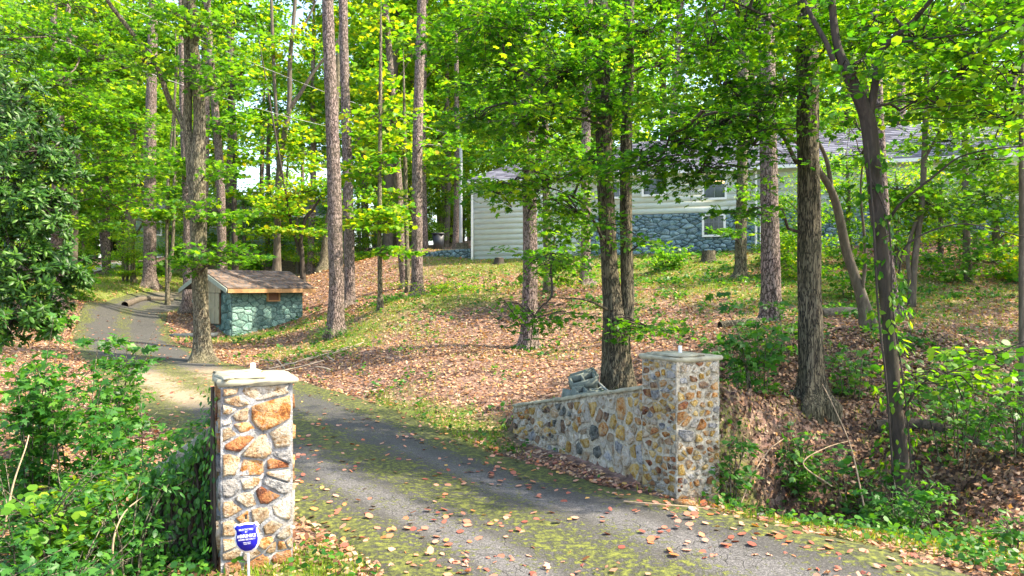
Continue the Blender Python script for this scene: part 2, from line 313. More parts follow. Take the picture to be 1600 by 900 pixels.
# ---------------- leaf machinery ----------------
def tm(V,F): return np.array(V,float),np.array(F,int)
T_MAPLE=tm([(0,0,0),(.18,.42,-.06),(.3,.2,.03),(.62,.5,-.08),(.62,.2,.03),(1.0,0,-.12),(.62,-.2,.03),(.62,-.5,-.08),(.3,-.2,.03),(.18,-.42,-.06)],[(0,2,1),(0,4,2),(2,4,3),(0,5,4),(0,6,5),(0,8,6),(8,7,6),(0,9,8)])
T_OVAL=tm([(0,0,0),(.3,.22,-.03),(.65,.22,-.05),(1,0,-.10),(.65,-.22,-.05),(.3,-.22,-.03),(.5,0,.05)],[(0,6,1),(1,6,2),(2,6,3),(3,6,4),(4,6,5),(5,6,0)])
T_DIAM=tm([(0,0,0),(.45,.34,-.06),(1,0,-.1),(.45,-.34,-.06)],[(0,2,1),(0,3,2)])
T_LONG=tm([(0,0,0),(.35,.15,-.03),(.7,.14,-.06),(1,0,-.12),(.7,-.14,-.06),(.35,-.15,-.03),(.5,0,.04)],[(0,6,1),(1,6,2),(2,6,3),(3,6,4),(4,6,5),(5,6,0)])
T_BROAD=tm([(0,0,0),(.25,.42,-.05),(.7,.40,-.08),(1,0,-.14),(.7,-.40,-.08),(.25,-.42,-.05)],[(0,3,1),(1,3,2),(0,5,3),(5,4,3)])
T_BLADE=tm([(0,-.05,0),(0,.05,0),(.55,.03,.02),(1,0,-.08)],[(0,1,2),(0,2,3)])
def leaves(g,C,N,S,t,rv=None,D=None):
    C=np.asarray(C,float); k=len(C)
    if k==0: return
    N=nrm(np.asarray(N,float)); 
    d=rng.normal(size=(k,3)) if D is None else D+rng.normal(size=(k,3))*.35
    Tt=nrm(d-N*(d*N).sum(1)[:,None]); B=np.cross(N,Tt)
    tv,tf=t; S=np.broadcast_to(S,(k,))
    wv=rng.uniform(.8,1.15,k)
    V=C[:,None]+S[:,None,None]*(tv[None,:,0:1]*Tt[:,None]+tv[None,:,1:2]*wv[:,None,None]*B[:,None]+tv[None,:,2:3]*N[:,None])
    F=tf[None]+(np.arange(k)*len(tv))[:,None,None]
    r=rng.random(k) if rv is None else rv
    g.add(V.reshape(-1,3),F.reshape(-1,tf.shape[1]),np.repeat(r,len(tf)))
def foliage(gl,gt,clumps,size,t,rs=(.35,.7),nl=26,droop=.25,tilt=.45,twigs=True):
    """clumps: (c, (rx,ry,rz), nsprays, anchor)"""
    for c,rad,ns,anc in clumps:
        c=np.asarray(c,float); rad=np.asarray(rad,float)
        q=rng.normal(size=(ns,3)); q=nrm(q)*rng.random((ns,1))**.45; sc=c+q*rad
        out=sc-np.asarray(anc); out[:,2]*=.35; out=nrm(out+rng.normal(size=(ns,3))*[.35,.35,.12])
        side=nrm(np.cross(out,[0,0,1.])); r=rng.uniform(*rs,ns)
        u=rng.uniform(-1,1,(ns,nl)); vv=rng.uniform(-1,1,(ns,nl))*(1-.55*np.abs(u+.1)); 
        up=np.cross(side,out)
        C=sc[:,None]+out[:,None]*(u*r[:,None])[...,None]+side[:,None]*(vv*.75*r[:,None])[...,None]+up[:,None]*(rng.normal(size=(ns,nl))*.06*r[:,None]-droop*r[:,None]*(.5*u**2+.6*vv**2))[...,None]
        Dd=out[:,None]*1.+side[:,None]*np.sign(vv)[...,None]*1.0
        N=np.tile([0,0,1.],(ns*nl,1))+rng.normal(size=(ns*nl,3))*tilt
        cr=rng.normal(size=(ns,1))*.10; rv=np.clip(rng.random((ns,nl))*.85+.075+cr,0,1).ravel()
        leaves(gl,C.reshape(-1,3),N,size*rng.uniform(.45,1.35,ns*nl),t,rv,Dd.reshape(-1,3))
        if twigs:
            for k in range(ns):
                p0=c+(sc[k]-c)*.1; p1=sc[k]-out[k]*r[k]*.9; p2=sc[k]+out[k]*r[k]*.9-np.array([0,0,droop*.4*r[k]])
                pa=np.array([p0,(p0+p1)/2+[0,0,.08],p1,sc[k],p2]); V,F=tube(pa,[.011,.009,.007,.005,.002],3); gt.add(V,F)
def limb(p0,p1,r0,r1,sag=.1,n=6,seed=0,step=.25):
    rr=np.random.default_rng(seed); L=np.linalg.norm(np.subtract(p1,p0)); k=4
    t=np.linspace(0,1,k+1)[:,None]; pts=np.asarray(p0)+(np.asarray(p1)-p0)*t
    pts[1:-1]+=rr.normal(size=(k-1,3))*.045*L; pts[:,2]+=(np.sin(t[:,0]*np.pi)*sag*L)
    pp=spline(pts,max(step,L/14)); return tube(pp,np.linspace(r0,r1,len(pp)),n)
TWIGM='bark_dark'
def barkdisp(kind,seed,amp):
    rr=seed*3.7
    def f(th,s):
        per=lambda k,zs,sd: fbm(np.cos(th)*k+rr+0*s, np.sin(th)*k+s*zs+rr,3,sd)
        if kind=='oak': a=np.abs(fbm(np.cos(th)*5+rr+np.sin(th)*2, np.sin(th)*5+s*1.1,3,seed)-.5)*2; return 1+amp*(a-.4)+.07*(per(.8,.5,seed+5)-.5)
        if kind=='pine': return 1+amp*(per(4.,3.2,seed)-.5)*1.4+.06*(per(.8,.6,seed+5)-.5)
        return 1+.10*(per(1.,.8,seed)-.5)+amp*.4*(per(5,1.5,seed+2)-.5)
    return f
tid=[0]
def tree(name,label,cat,path,mat,kind,clumps=(),leafm='leaf_deep',leafsize=.12,t=T_MAPLE,near=False,sub=(),group=None,nl=26,rs=(.35,.7),extra=None,flare=.2,lb=True,tilt=.45,droop=.25,twigs=True,crown_name='crown'):
    """path: list of (px,py,Y,width_px); the first is the base. sub: further stems, first point joins the trunk. clumps: (px,py,Y,rx,ry,rz,n)"""
    tid[0]+=1; sd=tid[0]
    wsc=.68 if 'vine wrapped trunk' in label else .86
    pts=[np.append(P(a,b,c),w_/FOC*c/2*wsc) for a,b,c,w_ in path]; base=pts[0][:3].copy(); base[2]=hz(base[0],base[1]); 
    def ext(ps):
        a,b=ps[-2],ps[-1]
        if b[1]*0==0 and b[3]>.05 and b[2]<CZ+11: 
            d=b[:3]-a[:3]; d=d/np.linalg.norm(d); L_=max(5.5,(CZ+13-b[2])); ps=list(ps)+[np.append(b[:3]+d*L_*.5,b[3]*.7),np.append(b[:3]+d*L_,b[3]*.25)]
        else: ps=list(ps)+[np.append(b[:3]+(b[:3]-a[:3])*.45,.003)]
        return ps
    pts=ext(pts); pts[0][2]=base[2]; pts=[pts[0]]+[q for q in pts[1:] if q[2]>base[2]+.12]; low=pts[0].copy(); low[2]=base[2]-.25
    e=thing(name,label,cat,base,group)
    pp=spline(np.array([low]+pts),.05 if near else .16); hgt=pp[:,2]-base[2]; r=np.maximum(pp[:,3],.012)
    fl=1+flare*np.exp(-np.clip(hgt,0,9)/(.28+.4*pts[0][3])); 
    ns=40 if near else 14
    bd=barkdisp(kind,sd,.22 if kind=='oak' else .12)
    def dsp(th,s):
        root=1+.22*np.exp(-np.clip(s-.25,0,9)/.3)*(np.cos(th*4+sd)+.6*np.cos(th*7+sd*2)); return bd(th,s)*root
    V,F=tube(pp[:,:3],r*fl,ns,dsp); mk('trunk',V-base,F,M[mat],e,smooth=True)
    P3=pp[:,:3]
    for k,s_ in enumerate(sub):
        q=np.array(ext([np.append(P(a,b,c),w_/FOC*c/2*wsc) for a,b,c,w_ in s_])); qq=spline(q,.06 if near else .2)
        V,F=tube(qq[:,:3],np.maximum(qq[:,3],.006),(24 if near else 9) if q[0,3]>.04 else 8,barkdisp(kind,sd+k+1,.14)); mk('limb',V-base,F,M[mat],e,smooth=True); P3=np.vstack([P3,qq[:,:3]])
    if clumps:
        gl=G(); gt=G(); cl=[]
        for k,cd_ in enumerate(clumps):
            px,py,Yd,rx,ry,rz,nn=cd_; c=P(px,py,Yd)
            # attach below the clump, on the nearest stem
            dd=np.linalg.norm(P3-(c-[0,0,.25*np.linalg.norm(c[:2]-P3[np.argmin(np.linalg.norm(P3-c,axis=1)),:2])]),axis=1); a=P3[dd.argmin()]
            cl.append((c,(rx,ry,rz),nn,a))
            L=np.linalg.norm(c-a)
            if L>.3 and lb: V,F=limb(a,c,min(.012+.012*L,.06),.008,.06,6,sd*50+k); mk('branch',V-base,F,M[TWIGM if near else mat],e,smooth=True)
        foliage(gl,gt,cl,leafsize,t,rs,nl,droop,tilt,twigs)
        if gt.n: o=gt.build('twigs',M[TWIGM],e,base); o['kind']='stuff'
        gl.build(crown_name,M[leafm],e,base)
    return e
# ---------------- masonry ----------------
def stonemat(name,c0,c1,c2,sc=9,smear=.5,smc=(.38,.37,.34)):
    m=NT(name); v=m.coord(); oi=m.n('ObjectInfo'); ad=m.n('VectorMath',operation='ADD'); cx=m.n('CombineXYZ'); 
    q=m.math('MULTIPLY',oi.outputs['Random'],37.); m.l(q,cx.inputs[0]); m.l(q,cx.inputs[2]); m.l(v,ad.inputs[0]); m.l(cx.outputs[0],ad.inputs[1])
    f=m.noise(ad.outputs[0],sc,8,.72,.4); f2=m.noise(ad.outputs[0],sc*5,5,.7)
    x=m.math('ADD',m.math('MULTIPLY',f,.75),m.math('MULTIPLY',f2,.25))
    c=m.ramp(x,[(.40,c0),(.475,c1),(.54,c2)])
    sm=m.noise(ad.outputs[0],sc*1.3,6,.7,1.2); c=m.mix(m.ramp(sm,[(.54,0.),(.62,smear)]),c,smc); c=m.mix(m.ramp(f2,[(.33,.8),(.40,0.)]),c,tuple(k*.3 for k in c0)); hs=m.n('HueSaturation'); m.l(c,hs.inputs['Color']); m.l(m.math('MULTIPLY_ADD',oi.outputs['Random'],.5,.72),hs.inputs['Value']); m.col(hs.outputs[0])
    m.bump(m.math('ADD',f,m.math('MULTIPLY',f2,1.3)),1.,.045); return m.set(Roughness=.9)
M['s_orange']=stonemat('stone_orange',(.26,.08,.015),(.58,.24,.05),(.66,.44,.22))
M['s_rust']=stonemat('stone_rust',(.10,.03,.015),(.32,.10,.03),(.45,.22,.08))
M['s_tan']=stonemat('stone_tan',(.26,.14,.06),(.48,.32,.17),(.60,.49,.34))
M['s_cream']=stonemat('stone_cream',(.34,.20,.08),(.54,.44,.31),(.66,.60,.50))
M['s_gray']=stonemat('stone_gray',(.12,.12,.13),(.30,.31,.32),(.55,.52,.48))
M['s_brown']=stonemat('stone_brown',(.05,.03,.02),(.16,.10,.065),(.36,.22,.12))
M['s_dark']=stonemat('stone_dark',(.03,.035,.03),(.09,.10,.085),(.2,.2,.17))
M['s_ochre']=stonemat('stone_ochre',(.34,.16,.03),(.60,.36,.07),(.68,.50,.22))
def mortar(name,lo,mi,hi,dirt,sc=5):
    m=NT(name); v=m.coord(); f=m.noise(v,sc,6,.7,.8); f2=m.noise(v,60,4,.7); f3=m.noise(v,13,4,.6,1.)
    c=m.ramp(m.math('ADD',m.math('MULTIPLY',f,.6),m.math('MULTIPLY',f3,.4)),[(.36,lo),(.48,mi),(.62,hi)])
    c=m.mix(m.ramp(m.noise(v,2.2,5,.7,.5),[(.52,0.),(.7,.7)]),c,dirt); m.col(c); m.bump(m.math('ADD',f3,m.math('MULTIPLY',f2,.5)),1.,.03); return m.set(Roughness=.95)
M['mortar']=mortar('mortar',(.12,.12,.12),(.27,.28,.29),(.50,.49,.47),(.24,.19,.12))
M['mortar2']=mortar('mortar_stained',(.08,.07,.055),(.36,.325,.25),(.64,.58,.46),(.38,.24,.08),12)
def clip(poly,a,b):
    mx=(a+b)/2; d=b-a; out=[]
    for i in range(len(poly)):
        p,q=poly[i],poly[(i+1)%len(poly)]; sp=(p-mx)@d; sq=(q-mx)@d
        if sp<=0: out.append(p)
        if (sp<0)!=(sq<0) and abs(sp-sq)>1e-12: out.append(p+(q-p)*sp/(sp-sq))
    return out
def cells(W,Hh,n,aspect,seed):
    rr=np.random.default_rng(seed); Ht=Hh*aspect; S=rr.random((n,2))*[W,Ht]
    for it in range(2):
        d=((S[:,None]-S[None])**2).sum(-1); out=[]
        for i in range(n):
            poly=[np.array(q,float) for q in ((0,0),(W,0),(W,Ht),(0,Ht))]
            for j in np.argsort(d[i])[1:18]: poly=clip(poly,S[i],S[j])
            out.append(np.array(poly))
        if it<1: S=np.array([.55*S[i]+.45*p.mean(0) for i,p in enumerate(out)])
    return [p*[1,1/aspect] for p in out if len(p)>2]
def chaikin(p,k=.16):
    q=np.roll(p,-1,0); return np.stack([p*(1-k)+q*k,p*k+q*(1-k)],1).reshape(-1,2)
def masonry(parent,base,mapf,W,Hh,n,depth,mats,gap,seed,aspect=1.5,skip=None,keep=None,stuffafter=300,rounds=True,matf=None,jit=.25,rings=3,shrinkvar=.0,cnt=[0]):
    rr=np.random.default_rng(seed+77); left=None; made=0; allc=cells(W,Hh,n,aspect,seed)
    for ci,p in enumerate(allc):
        c=p.mean(0)
        if skip and skip(c): continue
        q=p-c; L=np.linalg.norm(q,axis=1).mean()
        sh=max(.3,1-gap/L)*(1-shrinkvar*rr.random()); q=q*sh
        if rounds: q=chaikin(q)
        else:
            md=(q+np.roll(q,-1,0))/2; q=np.stack([q*.97,md*(1+rr.normal(size=(len(q),1))*.05)],1).reshape(-1,2)
        if rounds and len(q)>11: q=q[np.sort(np.argsort(np.linalg.norm(q-np.roll(q,1,0),axis=1))[-11:])]
        q=q*(1+rr.normal(size=(len(q),1))*jit*.22); k=len(q); dd=depth*rr.uniform(.3,1.25); tl=rr.normal(size=2)*depth*.35/max(L,.02)
        st=[(1.0,-.012,0),(.95,dd*.85,.12),(.72,dd,.2)] if rings==3 else [(1.,-.012,0),(.84,dd*.9,.15)]
        uv=[];hh=[]
        for s_,h_,jn in st:
            qq=q*s_; uv.append(qq+c); hh.append(h_+(qq@tl)*(h_>0)+rr.normal(size=k)*jn*dd)
        uv.append(c[None]); hh.append(np.array([dd*rr.uniform(.9,1.15)]))
        uv=np.vstack(uv); hh=np.concatenate(hh); Pp,Nn_=mapf(uv[:,0],uv[:,1]); V=Pp+Nn_*hh[:,None]-base
        nr=len(st); F4=[(r*k+i,r*k+(i+1)%k,(r+1)*k+(i+1)%k,(r+1)*k+i) for r in range(nr-1) for i in range(k)]; F3=[((nr-1)*k+i,(nr-1)*k+(i+1)%k,nr*k) for i in range(k)]
        # orientation
        a,b,cc=V[F3[0][0]],V[F3[0][1]],V[F3[0][2]]
        if np.cross(b-a,cc-a)@Nn_[0]<0: F4=[f[::-1] for f in F4]; F3=[f[::-1] for f in F3]
        if cnt[0] is not None and made<stuffafter:
            mt=matf(c,rr) if matf else mats[rr.integers(len(mats))]
            mk('stone',V,[np.array(F3),np.array(F4)],M[mt],parent); made+=1
        else:
            if left is None: left=G()
            o=left.n; left.add(V,F3); left.F.setdefault(4,[]).append(np.array(F4)+o); left.R.setdefault(4,[]).append(np.full(len(F4),.5))
    if left is not None and left.n:
        o=left.build('stone_facing',M[mats[0]],parent); o['kind']='stuff'
def quadmap(p00,p10,p11,p01,W,Hh,nrmv):
    p00,p10,p11,p01=[np.asarray(q,float) for q in (p00,p10,p11,p01)]
    def f(s,t):
        s=(s/W)[:,None]; t=(t/Hh)[:,None]
        return p00*(1-s)*(1-t)+p10*s*(1-t)+p11*s*t+p01*(1-s)*t, np.tile(nrmv,(len(s),1))
    return f
def lumpy(name,V0,F0,mat,parent,base): return mk(name,np.asarray(V0)-base,F0,mat,parent)
def slab(g,c0,ux,uy,w,d,z0,z1,seed,over=.0,jit=.02):
    """irregular flagstone: w along ux, d along uy"""
    rr=np.random.default_rng(seed); pts=[]
    for (a,b,n) in (((0,0),(1,0),6),((1,0),(1,1),5),((1,1),(0,1),6),((0,1),(0,0),5)):
        for k in range(n): t=k/n; pts.append((a[0]+(b[0]-a[0])*t,a[1]+(b[1]-a[1])*t))
    q=np.array(pts)*[w,d]+rr.normal(size=(len(pts),2))*jit; c=q.mean(0); k=len(q); V=[]
    for s_,z in ((.96,z0),(1,z0+.012),(1.,z1-.012),(.97,z1)):
        qq=(q-c)*s_+c+rr.normal(size=q.shape)*jit*.25; V.append(np.asarray(c0)+qq[:,:1]*ux+qq[:,1:]*uy+np.array([0,0,1])*(z+rr.normal(size=(k,1))*.004))
    V.append((np.asarray(c0)+c[0]*ux+c[1]*uy+np.array([0,0,z1+.004]))[None]); V=np.vstack(V)
    F=[(r*k+i,r*k+(i+1)%k,(r+1)*k+(i+1)%k,(r+1)*k+i) for r in range(3) for i in range(k)]; g.add(V,F); 
    g.F.setdefault(3,[]).append(np.array([(3*k+i,3*k+(i+1)%k,4*k) for i in range(k)])+g.n-len(V)); g.R.setdefault(3,[]).append(np.full(k,.5))
M['flag']=simple('flagstone',(.33,.31,.22),.9,.35,9,bump=.6)
M['pvc']=simple('white_pipe',(.8,.8,.8),.5,.05)
def body(name,K,f,w_,W1,W2,z0,z1,mat,parent,base,seed=0):
    """rough mortar body with subdivided wavy faces"""
    g=G(); cs=[K,K+f*W1,K+f*W1+w_*W2,K+w_*W2]
    for a,b in zip(cs,cs[1:]+cs[:1]):
        nx=12; nz=30; s=np.linspace(0,1,nx); t=np.linspace(0,1,nz); S,Tt=np.meshgrid(s,t); Pn=a[None,None]*(1-S[...,None])+b[None,None]*S[...,None]; Pn=Pn.copy(); Pn[...,2]=z0+(z1-z0)*Tt
        nv=np.cross(b-a,[0,0,1.]); nv/=np.linalg.norm(nv); L=np.linalg.norm(b-a); e=np.minimum(1,np.minimum(S,1-S)*12); Pn+=nv*((fbm(S*L*9+seed,Tt*(z1-z0)*9,3,seed)-.5)*.035*e)[...,None]
        ii=np.arange(nz-1)[:,None]*nx+np.arange(nx-1)[None]; g.add(Pn.reshape(-1,3),np.stack([ii,ii+1,ii+nx+1,ii+nx],-1).reshape(-1,4))
    return g.build(name,mat,parent,base)
def pillar(label,K,f,w_,W1,W2,z0,z1,seed,n1,n2,mats,gap,mort,shr=0.,depth=.035,capoff=.032,pipe=None,faces=4):
    K=np.array([K[0],K[1],0.]); f=np.array([f[0],f[1],0.]); w_=np.array([w_[0],w_[1],0.]); base=K+f*W1/2+w_*W2/2; base[2]=max(z0,0)*1.
    e=thing('stone_pillar',label,'pillar',base); 
    body('mortar_core',K,f,w_,W1,W2,z0-.3,z1-.04,M[mort],e,base,seed)
    fs=[(K,f,W1,-w_),(K,w_,W2,-f),(K+f*W1,w_,W2,f),(K+w_*W2,f,W1,w_)]
    for k,(o,d,L,nv) in enumerate(fs):
        if k==3 and faces<4: continue
        p0=o+[0,0,z0-.12]; Hh=z1-.05-(z0-.12); mp=quadmap(p0,p0+d*L,p0+d*L+[0,0,Hh],p0+[0,0,Hh],L,Hh,nv)
        masonry(e,base,mp,L,Hh,n1 if k==0 else (n2 if k==1 else n1//2),depth,mats,gap,seed+k,1.35,stuffafter=110,shrinkvar=shr,rounds=False,jit=.12)
    g=G(); slab(g,K-(f+w_)*capoff+[0,0,0],f,w_,W1+2*capoff,W2+2*capoff,z1-.045,z1+.005,seed,jit=.014); g.build('cap_slab',M['flag'],e,base)
    g=G(); slab(g,K-(f+w_)*(capoff-.03),f,w_,(W1)*.62,W2*.9,z1+.004,z1+.03,seed+3,jit=.02); g.build('cap_slab',M['flag'],e,base)
    c=K+f*W1*.5+w_*W2*.5
    V,F=tube([c+[0,0,z1],c+[0,0,z1+.105]],.022,14); g=G().add(V,F); V,F=tube([c+[0,0,z1+.105],c+[0,0,z1+.108]],[.022,.001],14); g.add(V,F); g.build('pipe',M['pvc'],e,base)
    return e
wd=np.array([-.46,.888]); fd=np.array([.888,.46])
pillar('tall rubble stone gate pillar with large orange stones, standing behind the blue shield sign',(-2.317,5.6),fd,np.array([-.45,.893]),.555,.6,0.0,1.555,11,46,34,['s_orange','s_tan','s_cream','s_tan','s_orange','s_rust','s_orange','s_gray','s_cream','s_rust'],.008,'mortar',shr=.16,depth=.022)
pillar('rubble stone gate pillar with small ochre stones at the end of the sloping wall',(1.80,7.70),fd,wd,.62,.6,-.05,1.53,21,100,100,['s_orange','s_gray','s_tan','s_brown','s_ochre','s_cream','s_cream','s_orange','s_ochre','s_rust','s_ochre'],.012,'mortar2',shr=.42,depth=.022)
# sloping wing wall
A0=np.array([1.80,7.70,0])+np.array([*wd,0])*.602+np.array([.04,.02,0]); A1=np.array([0.02,11.1,0]); dv=(A1-A0)/np.linalg.norm(A1-A0); nv=np.array([-dv[1],dv[0],0]); nv=nv if nv[0]<0 else -nv; L=np.linalg.norm(A1-A0)
base=(A0+A1)/2; e=thing('stone_wall','long low stone wall sloping down from the right gate pillar towards the lawn','wall',base)
zt0,zt1=1.12,.43; b0,b1=-.1,-.1
g=G()
nx,nz=40,16; S,Tt=np.meshgrid(np.linspace(0,1,nx),np.linspace(0,1,nz)); zt=zt0+(zt1-zt0)*S; Pn=A0+(A1-A0)*S[...,None]; Pn=Pn.copy(); Pn[...,2]=-.3+(zt+.3)*Tt; Pn+=nv*((fbm(S*L*7,Tt*8,3,5)-.5)*.04)[...,None]
ii=np.arange(nz-1)[:,None]*nx+np.arange(nx-1)[None]; FF=np.stack([ii,ii+nx,ii+nx+1,ii+1],-1).reshape(-1,4); g.add(Pn.reshape(-1,3),FF); g.add((Pn-nv*.3).reshape(-1,3),FF[:,::-1])
for q in (0,-1): a=Pn[:,q]; a2=a-nv*.3; g.add(np.vstack([a,a2]),[(i,i+1,nz+i+1,nz+i) for i in range(nz-1)])
a=Pn[-1]; g.add(np.vstack([a,a-nv*.3]),[(i,i+1,nx+i+1,nx+i) for i in range(nx-1)])
g.build('mortar_core',M['mortar2'],e,base)
p=lambda P0,z: np.array([P0[0],P0[1],z])
masonry(e,base,quadmap(p(A0,-.12),p(A1,-.12),p(A1,zt1-.03),p(A0,zt0-.03),L,1.0,nv),L,1.0,130,.024,['s_ochre','s_gray','s_tan','s_brown','s_dark','s_cream','s_ochre','s_cream','s_orange','s_tan','s_ochre','s_cream'],.010,31,.9,shrinkvar=.35,rounds=False,jit=.12)
masonry(e,base,quadmap(p(A1,-.12),p(A1-nv*.3,-.12),p(A1-nv*.3,zt1-.03),p(A1,zt1-.03),.3,.5,dv),.3,.5,8,.03,['s_ochre','s_gray','s_brown'],.014,32,1.)
for k in range(5):
    a=A0+dv*L*k/5; za=zt0+(zt1-zt0)*k/5; zb=zt0+(zt1-zt0)*(k+1)/5; g=G(); uu=(dv*L/5*.992+[0,0,zb-za]); uu_=uu/np.linalg.norm(uu)
    slab(g,a+nv*.035+[0,0,za],uu_,-nv,np.linalg.norm(uu),.36,-.005,.04,200+k,jit=.006); g.build('coping_slab',M['flag'],e,base)
# ivy-clad low wall left of the left pillar
B0=np.array([-2.56,6.05,0.]); B1=np.array([-3.05,5.88,0.]); base=(B0+B1)/2; e=thing('overgrown_wall','low stone wall smothered by ivy, left of the tall gate pillar','wall',base)
dv2=(B1-B0)/np.linalg.norm(B1-B0); nv2=np.array([dv2[1],-dv2[0],0]); nv2=nv2 if nv2[1]<0 else -nv2; L2=np.linalg.norm(B1-B0); g=G(); g.prism([p(B0,-.3),p(B1,-.3),p(B1,.72),p(B0,1.1)],-nv2*.3); g.build('mortar_core',M['mortar2'],e,base)
masonry(e,base,quadmap(p(B0,-.1),p(B1,-.1),p(B1,.68),p(B0,1.06),L2,1.,nv2),L2,1.,16,.03,['s_brown','s_gray','s_dark','s_tan'],.016,41,1.2)
# ---------------- house ----------------
def stonem(n,c0,c1,c2): return stonemat(n,c0,c1,c2,4,.3,c1)
M['blue_stone']=stonem('blue_gray_stone',(.06,.12,.15),(.13,.22,.26),(.22,.32,.35)); M['blue_stone2']=stonem('blue_gray_stone_pale',(.09,.16,.18),(.18,.28,.31),(.28,.38,.40))
M['blue_mortar']=simple('blue_mortar',(.045,.075,.085),.95,.4)
M['green_stone']=stonem('green_painted_stone',(.07,.15,.13),(.15,.28,.24),(.23,.36,.31)); M['green_stone2']=stonem('green_painted_stone_dark',(.05,.11,.10),(.11,.22,.20),(.2,.32,.28))
M['green_mortar']=simple('green_mortar',(.06,.11,.095),.95,.4)
M['siding']=simple('siding_paint',(.58,.66,.67),.6,.06,3,bump=.05); M['trim']=simple('white_trim',(.78,.77,.72),.5,.05,bump=.03)
M['muntin']=simple('gray_muntin',(.22,.24,.25),.6,.1); M['siding_tan']=simple('siding_paint_warm',(.60,.66,.64),.6,.06,3,bump=.05)  # main front siding, slightly warmer in tone than the left wing
M['glass']=simple('window_glass',(.02,.03,.035),.08,.2,bump=0); M['glass'].node_tree.nodes['Principled BSDF'].inputs['Specular IOR Level'].default_value=.8
def shingle(name,c0,c1,c2,sx,litter=None):
    m=NT(name); v=m.coord(); f=m.noise(v,2.5,5,.7); 
    vo=m.n('TexVoronoi'); vo.inputs['Scale'].default_value=5; mp=m.coord((1,1,2)); m.l(mp,vo.inputs['Vector']); q=m.n('SeparateColor'); m.l(vo.outputs['Color'],q.inputs[0]); r=m.attr('rnd')
    c=m.ramp(m.math('MULTIPLY_ADD',r,.5,m.math('MULTIPLY',f,.5)),[(.3,c0),(.5,c1),(.7,c2)])
    if litter: c=m.mix(m.ramp(m.noise(v,9,6,.75),[(.47,0.),(.6,1.)]),c,litter)
    m.col(c); m.bump(m.noise(v,40,4),.5,.01); return m.set(Roughness=.95)
M['roof']=shingle('roof_shingles',(.07,.07,.09),(.12,.12,.155),(.19,.19,.235),4)
M['shed_roof']=shingle('shed_shingles',(.05,.045,.045),(.09,.08,.075),(.15,.13,.12),4,(.19,.115,.07))
def roofplane(p0,p1,p2,p3,name,mat,parent,base,row=.16,tab=.33,seed=0,lift=.02):
    """p0-p1 eave, p3-p2 ridge; overlapping rows of shingle tabs as one part"""
    p0,p1,p2,p3=[np.asarray(q,float) for q in (p0,p1,p2,p3)]; rr=np.random.default_rng(seed); g=G(); hn=np.cross(p1-p0,p3-p0); hn/=np.linalg.norm(hn); hn=hn if hn[2]>0 else -hn
    S=np.linalg.norm(p3-p0); n=max(2,int(S/row))
    V=np.array([p0,p1,p2,p3]); V=np.vstack([V,V-hn*.06]); g.add(V,[(0,1,2,3),(7,6,5,4),(0,4,5,1),(1,5,6,2),(2,6,7,3),(3,7,4,0)])
    for r in range(n):
        ta,tb=r/n,min(1,(r+1.0)/n); a=p0+(p3-p0)*ta; b=p1+(p2-p1)*ta; a2=p0+(p3-p0)*tb; b2=p1+(p2-p1)*tb; L=np.linalg.norm(b-a); k=max(1,int(L/tab)); x=0.
        cuts=np.unique(np.clip(np.concatenate([[0],(np.arange(k)+.5*(r%2)+rr.normal(size=k)*.12)/k,[1]]),0,1))
        for u0,u1 in zip(cuts[:-1],cuts[1:]):
            u1_=u1-.008/L; h=lift*rr.uniform(.6,1.2)
            q=np.array([a+(b-a)*u0,a+(b-a)*u1_,a2+(b2-a2)*u1_,a2+(b2-a2)*u0]); q[:2]+=hn*(h+.004); q[2:]+=hn*.006
            g.add(np.vstack([q,q[:2]-hn*h]),[(0,1,2,3),(4,5,1,0)],np.full(2,rr.random()))
    o=g.build(name,M[mat],parent,base); return o
def window(parent,base,o,ux,nv,w_,h,z,trimw=.09,munt=(2,2),lamp=False,name='window'):
    o=np.asarray(o,float); ux=np.asarray(ux); uz=np.array([0,0,1.]); c=lambda a,b,dd: o+ux*a+uz*(z+b)+nv*dd
    g=G()
    for (a0,b0,a1,b1) in ((0,0,w_,trimw),(0,h-trimw,w_,h),(0,trimw,trimw,h-trimw),(w_-trimw,trimw,w_,h-trimw)):
        g.prism([c(a0,b0,.02),c(a1,b0,.02),c(a1,b1,.02),c(a0,b1,.02)],nv*.1)
    wn=g.build(name,M['trim'],parent,base)
    def sub(nm,g_,mt): return g_.build(nm,M[mt],wn)
    q=[c(trimw,trimw,.05),c(w_-trimw,trimw,.05),c(w_-trimw,h-trimw,.05),c(trimw,h-trimw,.05)]; q=[x-base for x in q]
    sub('pane',G().prism(q,nv*.012),'glass'); g=G()
    for i in range(1,munt[0]+1): a=trimw+(w_-2*trimw)*i/(munt[0]+1); g.prism([x-base for x in (c(a-.007,trimw,.066),c(a+.007,trimw,.066),c(a+.007,h-trimw,.066),c(a-.007,h-trimw,.066))],nv*.015)
    for j in range(1,munt[1]+1): b=trimw+(h-2*trimw)*j/(munt[1]+1); g.prism([x-base for x in (c(trimw,b-.007,.083),c(w_-trimw,b-.007,.083),c(w_-trimw,b+.007,.083),c(trimw,b+.007,.083))],nv*.01)
    if g.n: sub('muntin',g,'muntin')
    return wn
HA=np.array([-1.9,33.,0.]); hd=np.array([math.cos(R(18)),-math.sin(R(18)),0]); hn_=np.array([hd[1],-hd[0],0.]); hn_=hn_ if hn_[1]<0 else -hn_
EZ=7.3; hb=HA+hd*8; hb[2]=3.6
house=thing('house','long ranch house with pale siding over blue gray stone above the lawn','house',hb)
def hp(t,dn,z): return HA+hd*t-hn_*dn+np.array([0,0,z])     # dn = depth behind the front
g=G(); g.prism([hp(0,.05,3.2),hp(27,.05,3.2),hp(27,.05,EZ),hp(0,.05,EZ)],-hn_*8); g.build('wall',M['siding'],house,hb)
